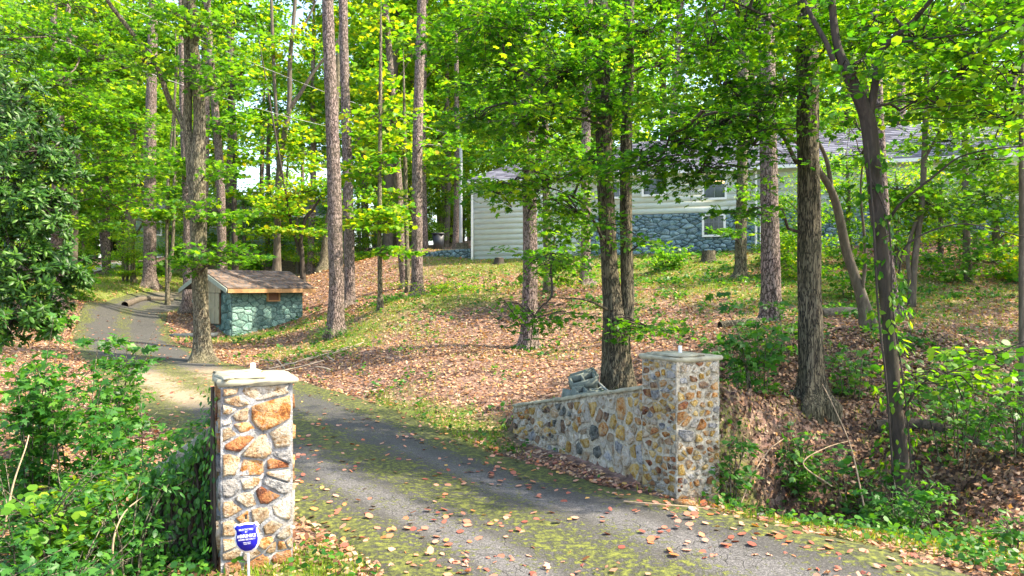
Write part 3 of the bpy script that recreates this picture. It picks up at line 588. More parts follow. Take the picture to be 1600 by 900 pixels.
def boards(t0,t1,z0,z1,mat,d0=.04,step=.25,par=None,b=None,P_=None,nvv=None):
    P_=P_ or hp; nvv=hn_ if nvv is None else nvv; b=hb if b is None else b; par=par or house; z=z0
    while z<z1-.01:
        zz=min(z+step,z1); q=np.array([P_(t0,d0,z),P_(t1,d0,z),P_(t1,d0,zz),P_(t0,d0,zz)]); off=nvv*.05
        V=np.vstack([q,q[:2]+off,q[2:]+nvv*.004]); mk('siding_board',V-b,np.array([(4,5,6,7),(0,1,5,4),(1,2,6,5),(3,0,4,7)]),M[mat],par); z=zz
boards(0.1,5.2,3.3,EZ-.05,'siding'); boards(5.3,12.75,5.5,EZ-.05,'siding_tan'); boards(12.86,26.9,5.55,EZ-.05,'siding_tan')
for t in (0,5.2,12.75): g=G(); g.prism([hp(t,.0,3.2),hp(t+.1,.0,3.2),hp(t+.1,.0,EZ-.03),hp(t,.0,EZ-.03)],hn_*.06); g.build('corner_board',M['trim'],house,hb)
mp=quadmap(hp(5.3,.0,3.4),hp(12.75,.0,3.4),hp(12.75,.0,5.48),hp(5.3,.0,5.48),7.45,2.08,hn_)
g=G(); g.prism([hp(5.3,.03,3.2),hp(12.75,.03,3.2),hp(12.75,.03,5.48),hp(5.3,.03,5.48)],hn_*.02); g.prism([hp(12.85,.03,3.2),hp(27,.03,3.2),hp(27,.03,5.53),hp(12.85,.03,5.53)],hn_*.02); g.build('foundation',M['blue_mortar'],house,hb)
masonry(house,hb,mp,7.45,2.08,292,.035,['blue_stone','blue_stone2'],.010,51,2.1,rings=2,jit=.15)
mp=quadmap(hp(12.9,.0,3.9),hp(27,.0,3.9),hp(27,.0,5.5),hp(12.9,.0,5.5),14.1,1.6,hn_)
masonry(house,hb,mp,14.1,1.6,420,.04,['blue_stone2'],.012,52,2.0,rings=2,stuffafter=0)
def tpx(px): k=(px-800)/FOC; return (1.9+33*k)/(hd[0]-hd[1]*k)
for a,b,z0,z1,mn in ((1003,1041,6.25,7.1,(1,1)),(1097,1136,6.0,7.15,(1,1)),(1097,1134,4.45,5.42,(3,2)),(952,972,6.2,7.05,(1,1)),(1500,1530,6.1,6.9,(1,1))):
    t0,t1=tpx(a),tpx(b); window(house,hb,hp(t0,0,0),hd,hn_,t1-t0,z1-z0,z0,munt=mn)
# fitting seen in the upper window, small opal globes
mg=NT('lamp_globe'); mg.col((.9,.75,.45)); mg.b.inputs['Emission Color'].default_value=(1,.72,.35,1); mg.b.inputs['Emission Strength'].default_value=1.2
t0=tpx(1105); wl=G()
for k in range(4):
    c=hp(t0+.22*k,-.09,6.72); rings=[]; 
    th=np.linspace(0,np.pi,6); ph=np.linspace(0,2*np.pi,8,endpoint=False); V=np.array([c+.05*np.array([np.sin(a)*np.cos(b),np.sin(a)*np.sin(b),np.cos(a)]) for a in th for b in ph]); wl.add(V,[(i*8+j,(i+1)*8+j,(i+1)*8+(j+1)%8,i*8+(j+1)%8) for i in range(5) for j in range(8)])
V,F=tube([hp(t0,-.09,6.78),hp(t0+.66,-.09,6.78)],.012,6); wl.add(V,F); wl.build('window_lamp',mg.m,house,hb,smooth=True)
roofplane(hp(-.25,-.35,EZ-.02),hp(5.6,-.35,EZ-.02),hp(5.6,2.4,8.45),hp(1.2,2.4,8.45),'roof','roof',house,hb,.3,.5,1)
roofplane(hp(-.25,6,EZ-.02),hp(-.25,-.35,EZ-.02),hp(1.2,2.4,8.45),hp(1.25,3.4,8.45),'roof','roof',house,hb,.3,.5,2)
roofplane(hp(5.0,-.42,EZ+.0),hp(27.4,-.42,EZ+.0),hp(25,4.2,9.5),hp(6.6,4.2,9.5),'roof','roof',house,hb,.3,.5,3)
roofplane(hp(5.0,8.8,EZ+.0),hp(5.0,-.42,EZ+.0),hp(6.6,4.2,9.5),hp(6.6,4.3,9.5),'roof','roof',house,hb,.3,.5,4)
g=G(); g.prism([hp(-.27,-.37,EZ-.16),hp(27.4,-.44,EZ-.16),hp(27.4,-.44,EZ-.02),hp(-.27,-.37,EZ-.03)],hn_*.03); g.build('fascia',M['trim'],house,hb)
g=G(); g.prism([hp(-.25,-.33,EZ-.15),hp(27.4,-.40,EZ-.15),hp(27.4,.02,EZ-.15),hp(-.25,.02,EZ-.15)],[0,0,.03]); g.build('soffit',M['siding_tan'],house,hb)
V,F=tube([hp(12.6,-.12,3.9),hp(12.6,-.12,7.1)],.05,8); G().add(V,F).build('downpipe',M['trim'],house,hb)
# low blue retaining wall beside the house
RA=P(598,412,36.5); RB=HA+hd*-.15-hn_*.3; ra=RA.copy(); ra[2]=0; rb_=RB.copy(); rb_[2]=0; dr=(rb_-ra); Lr=np.linalg.norm(dr); dr/=Lr; nr_=np.array([dr[1],-dr[0],0]); rbse=(ra+rb_)/2+[0,0,3.4]
rw=thing('retaining_wall','low blue gray stone retaining wall running left from the house corner','wall',rbse)
zA,zB=3.95,4.15; g=G(); g.prism([p(ra,2.8),p(rb_,3.2),p(rb_,zB),p(ra,zA)],-nr_*.35); g.build('mortar_core',M['blue_mortar'],rw,rbse)
masonry(rw,rbse,quadmap(p(ra,3.1),p(rb_,3.4),p(rb_,zB+.03),p(ra,zA+.03),Lr,.7,nr_),Lr,.7,84,.07,['blue_stone','blue_stone2'],.015,61,1.5,rings=2)
# ---------------- well house (shed) ----------------
K=np.array([-10.35,26,0.]); e1=np.array([.643,.766,0]); e2=np.array([-.766,.643,0]); sb=K+e1*1.5+e2*1.5; sb[2]=.6
shed=thing('well_house','small green stone well house with shingle roof beside the driveway bend','shed',sb); sp=lambda a,b,z: K+e1*a+e2*b+np.array([0,0,z])
g=G(); g.prism([sp(0,0,.0),sp(3,0,.0),sp(3,0,2.12),sp(0,0,2.12)],e2*3); g.prism([sp(.02,0,2.12),sp(.02,3,2.12),sp(.02,1.5,2.8)],e1*2.9); g.build('mortar_core',M['green_mortar'],shed,sb)
sk=lambda c: 1.25<c[0]<1.85 and 1.35<c[1]<1.95
masonry(shed,sb,quadmap(sp(0,0,.25),sp(3,0,.25),sp(3,0,2.1),sp(0,0,2.1),3,1.85,-e2),3,1.85,120,.018,['green_stone','green_stone','green_stone2'],.011,71,1.7,skip=lambda c:1.38<c[0]<1.98 and c[1]>1.42)
masonry(shed,sb,quadmap(sp(0,0,.25),sp(0,3,.25),sp(0,3,2.1),sp(0,0,2.1),3,1.85,-e1),3,1.85,80,.05,['green_stone2'],.016,72,1.5,skip=lambda c:.7<c[0]<2.2 and c[1]>.6)
M['beige']=simple('beige_boards',(.30,.27,.18),.7,.15,6); M['cedar']=simple('cedar_trim',(.40,.22,.09),.6,.25,7); M['brown']=simple('brown_frame',(.16,.07,.035),.6,.2); M['fadedwhite']=simple('faded_white_paint',(.27,.31,.26),.7,.15)
door=G(); door.prism([sp(-.05,.78,.93),sp(-.05,2.05,.93),sp(-.05,2.05,2.1),sp(-.05,.78,2.1)],e1*.04); door=door.build('door',M['brown'],shed,sb)
for k in range(4):
    b=.8+.31*k; g=G(); g.prism([sp(-.055,b,.95)-sb,sp(-.055,b+.28,.95)-sb,sp(-.055,b+.28,2.1)-sb,sp(-.055,b,2.1)-sb],-e1*.03); g.build('board',M['beige'],door)
g=G(); g.prism([sp(-.088,.8,1.52)-sb,sp(-.088,2.02,1.52)-sb,sp(-.088,2.02,1.6)-sb,sp(-.088,.8,1.6)-sb],-e1*.02); g.build('batten',M['beige'],door)
for b in (.9,1.3,1.7): 
    g=G(); g.prism([sp(-.04,b-.2,2.12),sp(-.04,b+.18,2.12),sp(-.04,b+.18,2.12+.0+.25+.42*min(1,(b+.1)/1.5)*.6),sp(-.04,b-.2,2.12+.22+.42*min(1,(b-.1)/1.5)*.5)],-e1*.03); g.build('gable_board',M['beige'],shed,sb)
wn=G(); 
for (a0,z0,a1,z1) in ((1.4,1.78,1.95,1.83),(1.4,1.83,1.45,2.1),(1.9,1.83,1.95,2.1)): wn.prism([sp(a0,-.0,z0),sp(a1,-.0,z0),sp(a1,-.0,z1),sp(a0,-.0,z1)],-e2*.09)
wn=wn.build('window',M['cedar'],shed,sb); g=G(); g.prism([sp(1.45,-.02,1.83)-sb,sp(1.9,-.02,1.83)-sb,sp(1.9,-.02,2.1)-sb,sp(1.45,-.02,2.1)-sb],-e2*.02); g.build('pane',M['brown'],wn)
roofplane(sp(-.35,-.35,2.3),sp(3.35,-.35,2.3),sp(3.35,1.5,3.0),sp(-.35,1.5,3.0),'roof','shed_roof',shed,sb,.17,.3,5,.018)
roofplane(sp(3.35,3.35,2.3),sp(-.35,3.35,2.3),sp(-.35,1.52,3.0),sp(3.35,1.52,3.0),'roof','shed_roof',shed,sb,.17,.3,6,.018)
g=G(); g.prism([sp(-.35,-.36,2.12),sp(3.35,-.36,2.12),sp(3.35,-.36,2.27),sp(-.35,-.36,2.27)],-e2*.03); g.build('fascia',M['cedar'],shed,sb)
g=G(); g.prism([sp(-.33,-.33,2.14),sp(3.3,-.33,2.14),sp(3.3,.02,2.14),sp(-.33,.02,2.14)],[0,0,.02]); g.build('soffit',M['brown'],shed,sb)
for s_ in (-.38,): 
    g=G(); g.prism([sp(s_,-.38,2.10),sp(s_,-.38,2.27),sp(s_,1.5,2.98),sp(s_,1.5,2.79)],-e1*.03); g.build('barge_board',M['fadedwhite'],shed,sb)
    g=G(); g.prism([sp(s_,3.38,2.10),sp(s_,3.38,2.27),sp(s_,1.5,2.98),sp(s_,1.5,2.79)],-e1*.03); g.build('barge_board',M['fadedwhite'],shed,sb)
# slate step by the shed door
M['slate']=simple('slate',(.05,.06,.065),.6,.3)
sx,sy=P(287,532,25)[:2]; g=G(); zz=hz(sx,sy); slab(g,np.array([sx-.4,sy-.25,0]),np.array([.97,.2,0]),np.array([-.2,.97,0]),1.5,.7,zz-.05,zz+.09,91,jit=.03); tag(g.build('stepping_slab',M['slate']),'dark flat stone slab lying at the foot of the well house door','slab')
# ---------------- neighbour's house at the left ----------------
NA=np.array([-29.,54.,0]); nd=np.array([.99,.14,0]); nn_=np.array([.14,-.99,0]); nb=NA+nd*7; nb[2]=5.; nh=thing('neighbour_house','distant pale green sided house half hidden by trees at the left','house',nb)
np_=lambda t,dn,z: NA+nd*t-nn_*dn+np.array([0,0,z])
M['green_siding']=simple('green_siding',(.24,.36,.26),.6,.08,3,bump=.03); M['pale_roof']=shingle('pale_roof',(.10,.11,.11),(.15,.16,.16),(.2,.21,.21),4)
g=G(); g.prism([np_(0,.05,4),np_(15,.05,4),np_(15,.05,8),np_(0,.05,8)],-nn_*8); g.build('wall',M['green_siding'],nh,nb)
boards(0,15,4.8,8,'green_siding',step=.27,par=nh,b=nb,P_=np_,nvv=nn_)
for px,z0,z1,ww in ((326,7.1,8.0,1.),(352,7.1,8,.9),(385,7.0,8.0,1.2),(245,6.4,7.6,1.1)):
    t=(px-215)/285*14.6; window(nh,nb,np_(t-ww/2,-.04,0),nd,nn_,ww,z1-z0,z0-.1,.14,(0,1))
roofplane(np_(-.5,-.5,8.0),np_(15.5,-.5,8.0),np_(15.5,4,10),np_(-.5,4,10),'roof','pale_roof',nh,nb,.4,.8,8); roofplane(np_(15.5,8.5,8.0),np_(-.5,8.5,8),np_(-.5,4.02,10),np_(15.5,4.02,10),'roof','pale_roof',nh,nb,.4,.8,9)
g=G(); g.prism([np_(-.5,-.52,7.85),np_(15.5,-.52,7.85),np_(15.5,-.52,8.02),np_(-.5,-.52,8.02)],nn_*.04); g.build('fascia',M['trim'],nh,nb)
# gravel lane far left
def strip(name,pts,hw,mat,lift=.02):
    D_=spline(pts,.4); T_=np.gradient(D_[:,:2],axis=0); T_/=np.linalg.norm(T_,axis=1)[:,None]; u=np.linspace(-1,1,7); xx=D_[:,0:1]+T_[:,1:2]*u*hw; yy=D_[:,1:2]-T_[:,0:1]*u*hw; zz=Hn(xx,yy)+lift
    i_=np.arange(len(D_)-1)[:,None]*7+np.arange(6)[None]; o=mk(name,np.stack([xx,yy,zz],-1),np.stack([i_,i_+1,i_+8,i_+7],-1).reshape(-1,4),mat,smooth=True); o['kind']='structure'; return o
strip('gravel_path',[(*P(60,440,42)[:2],0),(*P(135,422,46)[:2],0),(*P(200,412,51)[:2],0),(*P(290,404,58)[:2],0)],1.1,simple('pale_gravel',(.55,.5,.47),.9,.35,6),.06)
# ---------------- main trees ----------------
D_='leaf_deep'; Mi='leaf_mid'; Ye='leaf_yellow'
tree('oak_tree','twin stemmed tree forking low behind the wing wall and cinder blocks','tree',[(966,600,11,62),(964,570,11,54),(962,520,11,50),(957,470,11,36),(951,400,11,30),(945,250,11,30),(941,100,11,27),(938,-40,11,24),(934,-260,11,18),(930,-420,11,8)],'bark_oak','oak',
  sub=[[(972,530,11,28),(980,480,11.02,26),(979,400,11.05,23),(978,250,11.05,22),(982,100,11.05,20),(984,-40,11.05,18),(990,-260,11.05,10)],[(942,195,11,7),(905,172,10.8,5),(860,160,10.6,4),(820,170,10.3,2)],[(948,196,11,6),(900,185,10.6,4),(850,184,10.3,3),(790,188,10,2)],[(951,395,11,7),(925,340,10.7,5),(900,310,10.5,3),(850,290,10.2,2)],[(960,490,11,6),(920,470,10.6,4),(880,466,10.4,2)]],
  clumps=[(760,40,11,1.1,1,.7,34),(850,20,10.5,1.1,1,.6,30),(800,120,11.5,1.0,1,.5,30),(880,110,10,.8,.9,.5,26),(745,185,11.5,.7,.8,.4,16),(830,200,10.5,1.0,.9,.35,22),(1010,50,10.5,1,1,.5,22),(1060,100,11,.9,1,.4,16),(860,285,10.3,.9,.7,.22,15),(770,300,10.5,.5,.6,.15,6),(900,330,10,.5,.5,.2,8),(905,45,10.3,.6,.6,.4,12),(960,150,10.2,.5,.5,.35,10),(860,395,10.4,.45,.5,.18,6),(835,495,10.4,.5,.5,.09,7),(1010,510,10.5,.6,.5,.07,8),(1010,378,10.6,.4,.4,.05,3),(930,250,10.2,.4,.4,.2,6),(790,-120,11,2,1.5,.8,30),(1000,-130,11,2,1.5,.8,26)],leafm=D_,leafsize=.095,near=True,nl=44)
tree('maple_tree','broad gray barked tree right of the stone gate pillar','tree',[(1268,690,9.6,66),(1268,655,9.6,52),(1268,600,9.6,44),(1266,500,9.6,42),(1264,350,9.6,40),(1262,200,9.6,38),(1262,50,9.6,36),(1262,-60,9.6,34),(1264,-300,9.6,26),(1264,-480,9.6,10)],'bark_oak','oak',
  sub=[[(1245,255,9.6,8),(1215,200,9.2,6),(1175,180,8.8,4),(1120,175,8.4,2)],[(1268,120,9.6,8),(1300,60,9.2,5),(1360,40,8.8,3)],[(1250,90,9.6,9),(1200,30,9.3,6),(1140,0,9,3)]],
  clumps=[(1120,195,9.3,1.1,.8,.34,22),(1050,230,9.0,1.0,.7,.28,16),(1180,225,9,.8,.7,.28,12),(1090,270,9.2,.8,.7,.14,11),(1000,265,9.2,.6,.6,.2,9),(1130,130,9.5,.8,.8,.35,18),(1220,140,9,.6,.7,.4,14),(1340,60,8.8,.9,.9,.4,16),(1160,40,9.5,.9,.9,.5,20),(1250,40,8.8,.7,.7,.4,14),(1200,-100,9,1.6,1.4,.6,24),(1330,-150,9,1.6,1.4,.6,24),(1170,330,9,.4,.4,.1,4),(1110,75,9,.7,.7,.3,12)],leafm=D_,leafsize=.085,near=True,nl=48)
tree('forked_tree','dark crooked tree with a wide Y fork and vine wrapped trunk at the right','tree',[(1412,745,8,44),(1405,700,8,34),(1397,620,8,30),(1390,520,8,29),(1380,420,8,30),(1372,350,8,30),(1366,280,8,32),(1358,200,8,34),(1348,165,8,31),(1325,115,8,26),(1308,70,8,18),(1300,0,8,16),(1298,-120,8,13),(1300,-300,8,5)],'bark_dark','smooth',
  sub=[[(1357,185,8,22),(1366,140,7.95,17),(1375,85,7.9,15),(1395,60,7.8,13),(1425,35,7.7,11),(1455,0,7.5,10),(1510,-60,7.3,7)],[(1302,95,8,13),(1290,65,8,11),(1270,30,8.1,10),(1255,0,8.2,9),(1215,-60,8.4,6)],[(1388,345,8,8),(1410,315,7.8,6),(1460,275,7.6,5),(1500,245,7.4,4),(1560,232,7.2,3),(1640,225,7,2)],[(1378,70,7.9,7),(1440,62,7.6,5),(1480,57,7.4,4),(1530,50,7.2,2)],[(1480,57,7.4,3.5),(1520,90,7.4,3),(1560,110,7.3,2),(1575,130,7.3,1.5)],[(1412,640,8,6),(1440,600,7.8,4),(1475,585,7.6,3),(1560,550,7.3,2)],[(1404,430,8,5),(1420,380,8,5),(1500,350,7.8,3),(1600,370,7.5,2)]],
  clumps=[(1430,60,8,.8,.9,.4,14),(1540,40,7.8,.8,.9,.4,16),(1500,120,7.6,.7,.8,.3,12),(1580,110,8,.6,.8,.35,12),(1570,190,7.6,.6,.7,.25,9),(1460,160,8,.6,.7,.25,8),(1390,20,8.2,.6,.7,.3,8),(1330,100,7.4,.5,.5,.15,5),(1540,255,7.5,.5,.6,.1,5),(1470,-80,7.5,1.2,1.2,.5,18),(1600,-60,7.5,1,1.2,.5,16),(1480,590,7.7,.45,.5,.12,6),(1560,560,7.4,.4,.4,.12,5)],leafm=D_,leafsize=.08,t=T_BROAD,near=True,nl=40)
tree('leaning_tree','slim crooked tree leaning left between the broad oak and the forked tree','tree',[(1358,495,12.5,26),(1348,470,12.5,20),(1335,430,12.5,17),(1322,390,12.5,16),(1312,340,12.4,15),(1300,300,12.3,13),(1282,270,12.2,11),(1255,232,12,9),(1225,205,11.7,7),(1190,190,11.3,5),(1150,185,11,3)],'bark_smooth','smooth',
  sub=[[(1300,300,12.3,9),(1288,240,12.2,7),(1250,180,12,6),(1220,110,11.8,5),(1200,60,11.6,3)],[(1345,470,12.5,7),(1352,400,12.3,6),(1345,300,12,4),(1350,240,12,3)]],
  clumps=[(1190,190,11.5,.7,.7,.25,8),(1240,170,12,.7,.8,.3,8),(1345,240,12,.6,.7,.3,8),(1310,180,12.5,.8,.9,.4,12)],leafm=Mi,leafsize=.12,near=True)
pc=lambda L_,Yd: [(a,b,Yd+c,rx,1.,rz,n_) for a,b,c,rx,rz,n_ in L_]
tree('pine_tree','tall straight pine just right of the gate pillar, its bark purplish brown','tree',[(1205,515,15,50),(1205,490,15,38),(1204,400,15,33),(1202,300,15,31),(1199,150,15,29),(1197,0,15,27),(1195,-300,15,20),(1193,-550,15,8)],'bark_pine','pine',near=True)
tree('pine_tree','tall pale pine left of centre with a leafless sunlit trunk','tree',[(525,535,21,36),(525,500,21,29),(526,440,21,27),(524,380,21,26),(521,250,21,24),(516,120,21,22),(512,0,21,20),(508,-250,21,15),(505,-500,21,6)],'bark_pine','pine',near=True)
tree('pine_tree','thinner pine close behind the tall pale pine left of centre','tree',[(546,480,27,25),(546,450,27,20),(545,350,27,19),(541,200,27,17),(537,60,27,16),(535,-100,27,14),(533,-350,27,8)],'bark_pine','pine',near=True)
tree('pine_tree','straight gray pine standing in weeds left of the house corner','tree',[(652,470,26,28),(652,445,26,22),(652,380,26,20),(652,250,26,18),(655,120,26,17),(659,0,26,16),(664,-250,26,11),(668,-450,26,5)],'bark_pine','pine',near=True,clumps=[(690,220,25,1,.9,.4,10),(600,300,25,1.,.9,.3,8)],leafm=Ye,leafsize=.17,t=T_BROAD)
tree('pine_tree','slightly leaning pine beside the straight gray pine left of the house','tree',[(636,460,29,26),(633,440,29,18),(627,380,29,16),(622,280,29,14),(615,180,29,13),(608,80,29,12),(600,-20,29,11),(590,-250,29,6)],'bark_pine','pine',clumps=[(600,130,28,1.6,1.5,1.2,34),(600,220,28,1.5,1.2,1,30),(640,180,29,1.2,1.2,.9,20),(600,40,29,1.8,1.5,1.2,34),(590,330,27,1.2,1,.6,16)],leafm=Ye,leafsize=.19,t=T_BROAD)
tree('sapling_tree','thin straight sapling in the middle of the leafy slope','tree',[(595,487,22,12),(594,460,22,9),(593,350,22,8),(594,200,22,7),(595,60,22,5)],'bark_light','smooth',clumps=[(585,330,22,1.1,.9,.4,16),(610,350,21.5,.9,.8,.3,12),(620,390,21.5,.6,.6,.3,8),(560,270,22,.9,.8,.4,12),(600,250,22,.9,.8,.4,12),(590,180,22,1,.8,.5,14),(540,345,22,.5,.5,.2,5)],leafm=Ye,leafsize=.16,t=T_BROAD)
tree('sapling_tree','slender pale trunk squeezed between two pines left of the house','tree',[(637,465,27.5,12),(637,440,27.5,9),(635,350,27.5,8),(633,250,27.5,7),(631,130,27.5,4)],'bark_light','smooth',clumps=[(625,230,27,1.2,1,.6,14)],leafm=Ye,leafsize=.17,t=T_BROAD)
tree('pine_tree','dark rough trunk in front of the left house wing','tree',[(825,553,17,44),(826,530,17,32),(828,460,17,28),(828,350,17,26),(826,220,17,24),(824,100,17,22),(822,-40,17,20),(820,-300,17,12)],'bark_pine','oak',near=True,clumps=[(790,230,16.5,1.4,1,.4,22),(770,290,16.3,1,.8,.2,12),(850,250,16,1.1,.9,.35,16),(790,140,16.5,1.5,1.2,.6,24),(840,60,16.5,1.5,1.2,.7,24),(840,395,16,.6,.6,.12,5)],leafm=D_,leafsize=.13)
tree('sapling_tree','medium brown trunk behind the dark rough trunk by the house wing','tree',[(858,460,22,20),(856,430,22,15),(854,330,22,14),(852,200,22,12),(850,60,22,10)],'bark_light','smooth',clumps=[(880,360,20,1.0,.9,.7,24),(885,420,19.5,.9,.8,.5,18),(870,310,20,.9,.8,.5,14),(900,250,21,1.2,1,.8,18)],leafm=Mi,leafsize=.15)
tree('pine_tree','reddish scaly pine trunk just left of the twin stemmed tree','tree',[(916,462,24,26),(915,430,24,19),(915,330,24,18),(915,220,24,17),(918,100,24,16),(920,-50,24,14),(922,-300,24,7)],'bark_pine','pine',near=True,clumps=[(890,150,24,1.4,1,.9,20),(930,90,24,1.4,1,.8,20)],leafm=Ye,leafsize=.17,t=T_BROAD)
tree('pine_tree','gray trunk standing close before the blue stone house front','tree',[(1156,440,22,29),(1157,420,22,21),(1158,350,22,20),(1160,250,22,18),(1162,120,22,17),(1164,0,22,15),(1166,-250,22,8)],'bark_light','oak',near=True,clumps=[(1140,365,21,.6,.6,.3,6),(1170,300,21,.6,.6,.4,6),(1110,190,21,1.4,1,.7,18)],leafm=Mi,leafsize=.15)
tree('pine_tree','narrow pine rising right behind the dark forked tree','tree',[(1400,497,15.5,36),(1394,475,15.5,24),(1386,400,15.5,20),(1379,300,15.5,18),(1374,200,15.5,17),(1368,60,15.5,16),(1362,-100,15.5,14),(1360,-300,15.5,7)],'bark_pine','pine',near=True)
tree('sapling_tree','thin dark double sapling right of the forked tree, before the far siding','tree',[(1424,468,17,14),(1430,400,17,11),(1440,320,17,10),(1444,250,17,10),(1446,180,17,9),(1450,60,17,7)],'bark_smooth','smooth',sub=[[(1424,450,17,8),(1418,400,17,7),(1426,360,17,6),(1440,330,17,5)],[(1444,250,17,5),(1470,200,16.7,4),(1490,150,16.5,2)]],clumps=[(1470,330,17,1.3,1,.7,34),(1400,300,17.5,1,.9,.6,22),(1490,220,17,1.2,1,.6,24),(1430,120,17,1.3,1,.7,24)],leafm=Mi,leafsize=.15)
tree('sapling_tree','vine covered slim trunk in front of the far right siding','tree',[(1512,408,20,16),(1510,360,20,12),(1508,280,20,11),(1507,180,20,10),(1505,60,20,8)],'bark_smooth','smooth',clumps=[(1510,330,20,.5,.5,1.2,20),(1560,300,19,1.2,1,.8,26),(1510,150,20,1.4,1,1,28),(1580,180,19,1.2,1,.8,24)],leafm=Mi,leafsize=.15)
tree('sapling_tree','straight thin trunk cut by the right edge of the view','tree',[(1598,640,8.6,13),(1597,500,8.6,11),(1597,300,8.6,10),(1596,100,8.6,9),(1595,-60,8.6,8)],'bark_smooth','smooth',clumps=[(1600,40,8.6,.6,.7,.4,10),(1570,10,8.5,.6,.7,.4,10)],leafm=D_,leafsize=.11,near=True)
# left side
tree('oak_tree','stout forked tree in front of the well house with a blue paint mark','tree',[(318,572,19,50),(317,550,19,36),(315,510,19,29),(312,440,19,28),(309,350,19,29),(308,265,19,30),(311,220,19,23),(312,180,19,21),(308,120,19,20),(302,60,19,16),(300,0,19,14),(298,-150,19,10),(296,-300,19,5)],'bark_light','oak',near=True,
  sub=[[(302,290,19,22),(298,240,19,19),(293,200,19,16),(294,130,19,14),(292,60,19,12),(286,-40,19,10)],[(293,205,19,12),(278,180,19,11),(262,150,18.9,10),(250,115,18.8,9),(232,85,18.6,9),(215,62,18.4,8),(190,30,18.2,8),(168,0,18,7),(140,-60,17.8,5)],[(296,90,19,10),(310,55,18.9,8),(322,20,18.8,7),(335,-30,18.6,5)],[(278,178,19,6),(268,170,19,5),(262,165,19,3)],[(236,100,18.7,4),(225,100,18.5,3),(180,110,18.2,2)]],
  clumps=[(340,330,18.3,.9,.7,.35,14),(345,395,18.2,.7,.6,.3,12),(270,20,18.5,1.6,1.2,.6,22),(350,40,18.5,1.4,1.2,.7,22),(230,90,18,1.2,1,.4,14),(350,130,18.7,1.2,1,.6,16),(290,410,18.5,.5,.5,.25,6),(380,400,18.2,.5,.4,.15,5),(360,270,18.5,.7,.7,.3,8),(260,-60,18.5,2.5,2,.8,26)],leafm=Mi,leafsize=.15)
bm=G(); c=P(315,505,18.7)
tree('pine_tree','thick dark pine beside the driveway bend at the left','tree',[(235,450,36,30),(234,425,36,22),(234,350,36,21),(235,250,36,19),(237,120,36,17),(240,0,36,15),(244,-200,36,9)],'bark_pine','pine',near=True)
tree('pine_tree','brown trunk showing directly behind the stout forked tree','tree',[(293,487,29,26),(294,450,29,18),(294,350,29,17),(290,250,29,15),(286,150,29,13),(284,50,29,10)],'bark_pine','oak',clumps=[(270,250,29,1.4,1.2,.8,18),(310,260,29,1.2,1,.8,16)],leafm=Mi,leafsize=.19,t=T_BROAD)
tree('pine_tree','purplish pine right of the stout forked tree behind the well house','tree',[(348,440,34,22),(347,400,34,16),(346,330,34,15),(342,240,34,14),(336,170,34,13),(330,100,34,12),(322,-20,34,10)],'bark_pine','pine',clumps=[(350,200,34,1.8,1.5,1,24),(330,110,34,1.8,1.5,1,22)],leafm=Mi,leafsize=.2,t=T_BROAD)
tree('sapling_tree','thin dark trunk behind the well house roof','tree',[(368,432,38,13),(366,330,38,9),(367,230,38,8),(363,150,38,7),(358,60,38,6)],'bark_dark','smooth',sub=[[(363,150,38,5),(375,120,38,4),(385,95,38,3)],[(363,150,38,5),(357,90,38,4),(360,40,38,3)]],clumps=[(370,120,38,1.6,1.4,.9,16),(380,240,38,1.6,1.4,.9,20)],leafm=Ye,leafsize=.2,t=T_BROAD)
tree('ash_tree','slim tree with two upswept limbs left of the tall pale pine','tree',[(432,430,36,22),(433,400,36,14),(434,320,36,12),(437,260,36,11),(446,200,36,10),(452,165,36,9),(453,100,36,8),(458,40,36,7),(465,-40,36,5)],'bark_smooth','smooth',sub=[[(452,170,36,8),(470,145,36,7),(485,120,36,6),(500,100,36,5),(530,60,36,3)],[(436,300,36,7),(432,180,36,6),(428,110,36,6),(424,0,36,5)],[(453,70,36,5),(475,40,36,4),(490,10,36,3)]],clumps=[(420,80,36,2,1.6,1.1,18),(490,60,36,1.8,1.5,.9,14),(430,200,36,1.8,1.5,1,22),(480,240,36,1.6,1.4,1,20),(400,300,36,1.5,1.2,.7,14),(440,320,35,1.6,1.2,.6,18)],leafm=Ye,leafsize=.2,t=T_BROAD)
tree('dogwood_tree','small crooked understory tree behind the right end of the well house','tree',[(474,428,33,12),(472,400,33,8),(470,370,33,8),(478,340,33,7),(487,330,33,6),(500,310,33,4)],'bark_dark','smooth',sub=[[(472,405,33,6),(464,380,33,5),(455,350,33,5),(448,310,33,4)]],clumps=[(470,300,33,2.0,1.4,.5,34),(500,290,33,1.4,1.2,.5,22),(430,330,32.5,1.3,1,.4,20),(460,360,32,1.5,1.,.35,18),(410,360,32.5,1.,.8,.3,12)],leafm=Ye,leafsize=.17,t=T_BROAD)
tree('stump_tree','pale leaning trunk by the far driveway','tree',[(504,428,38,24),(506,410,38,16),(509,380,38,14),(513,350,38,13),(520,300,38,12),(524,220,38,10),(528,100,38,8)],'bark_light','smooth')
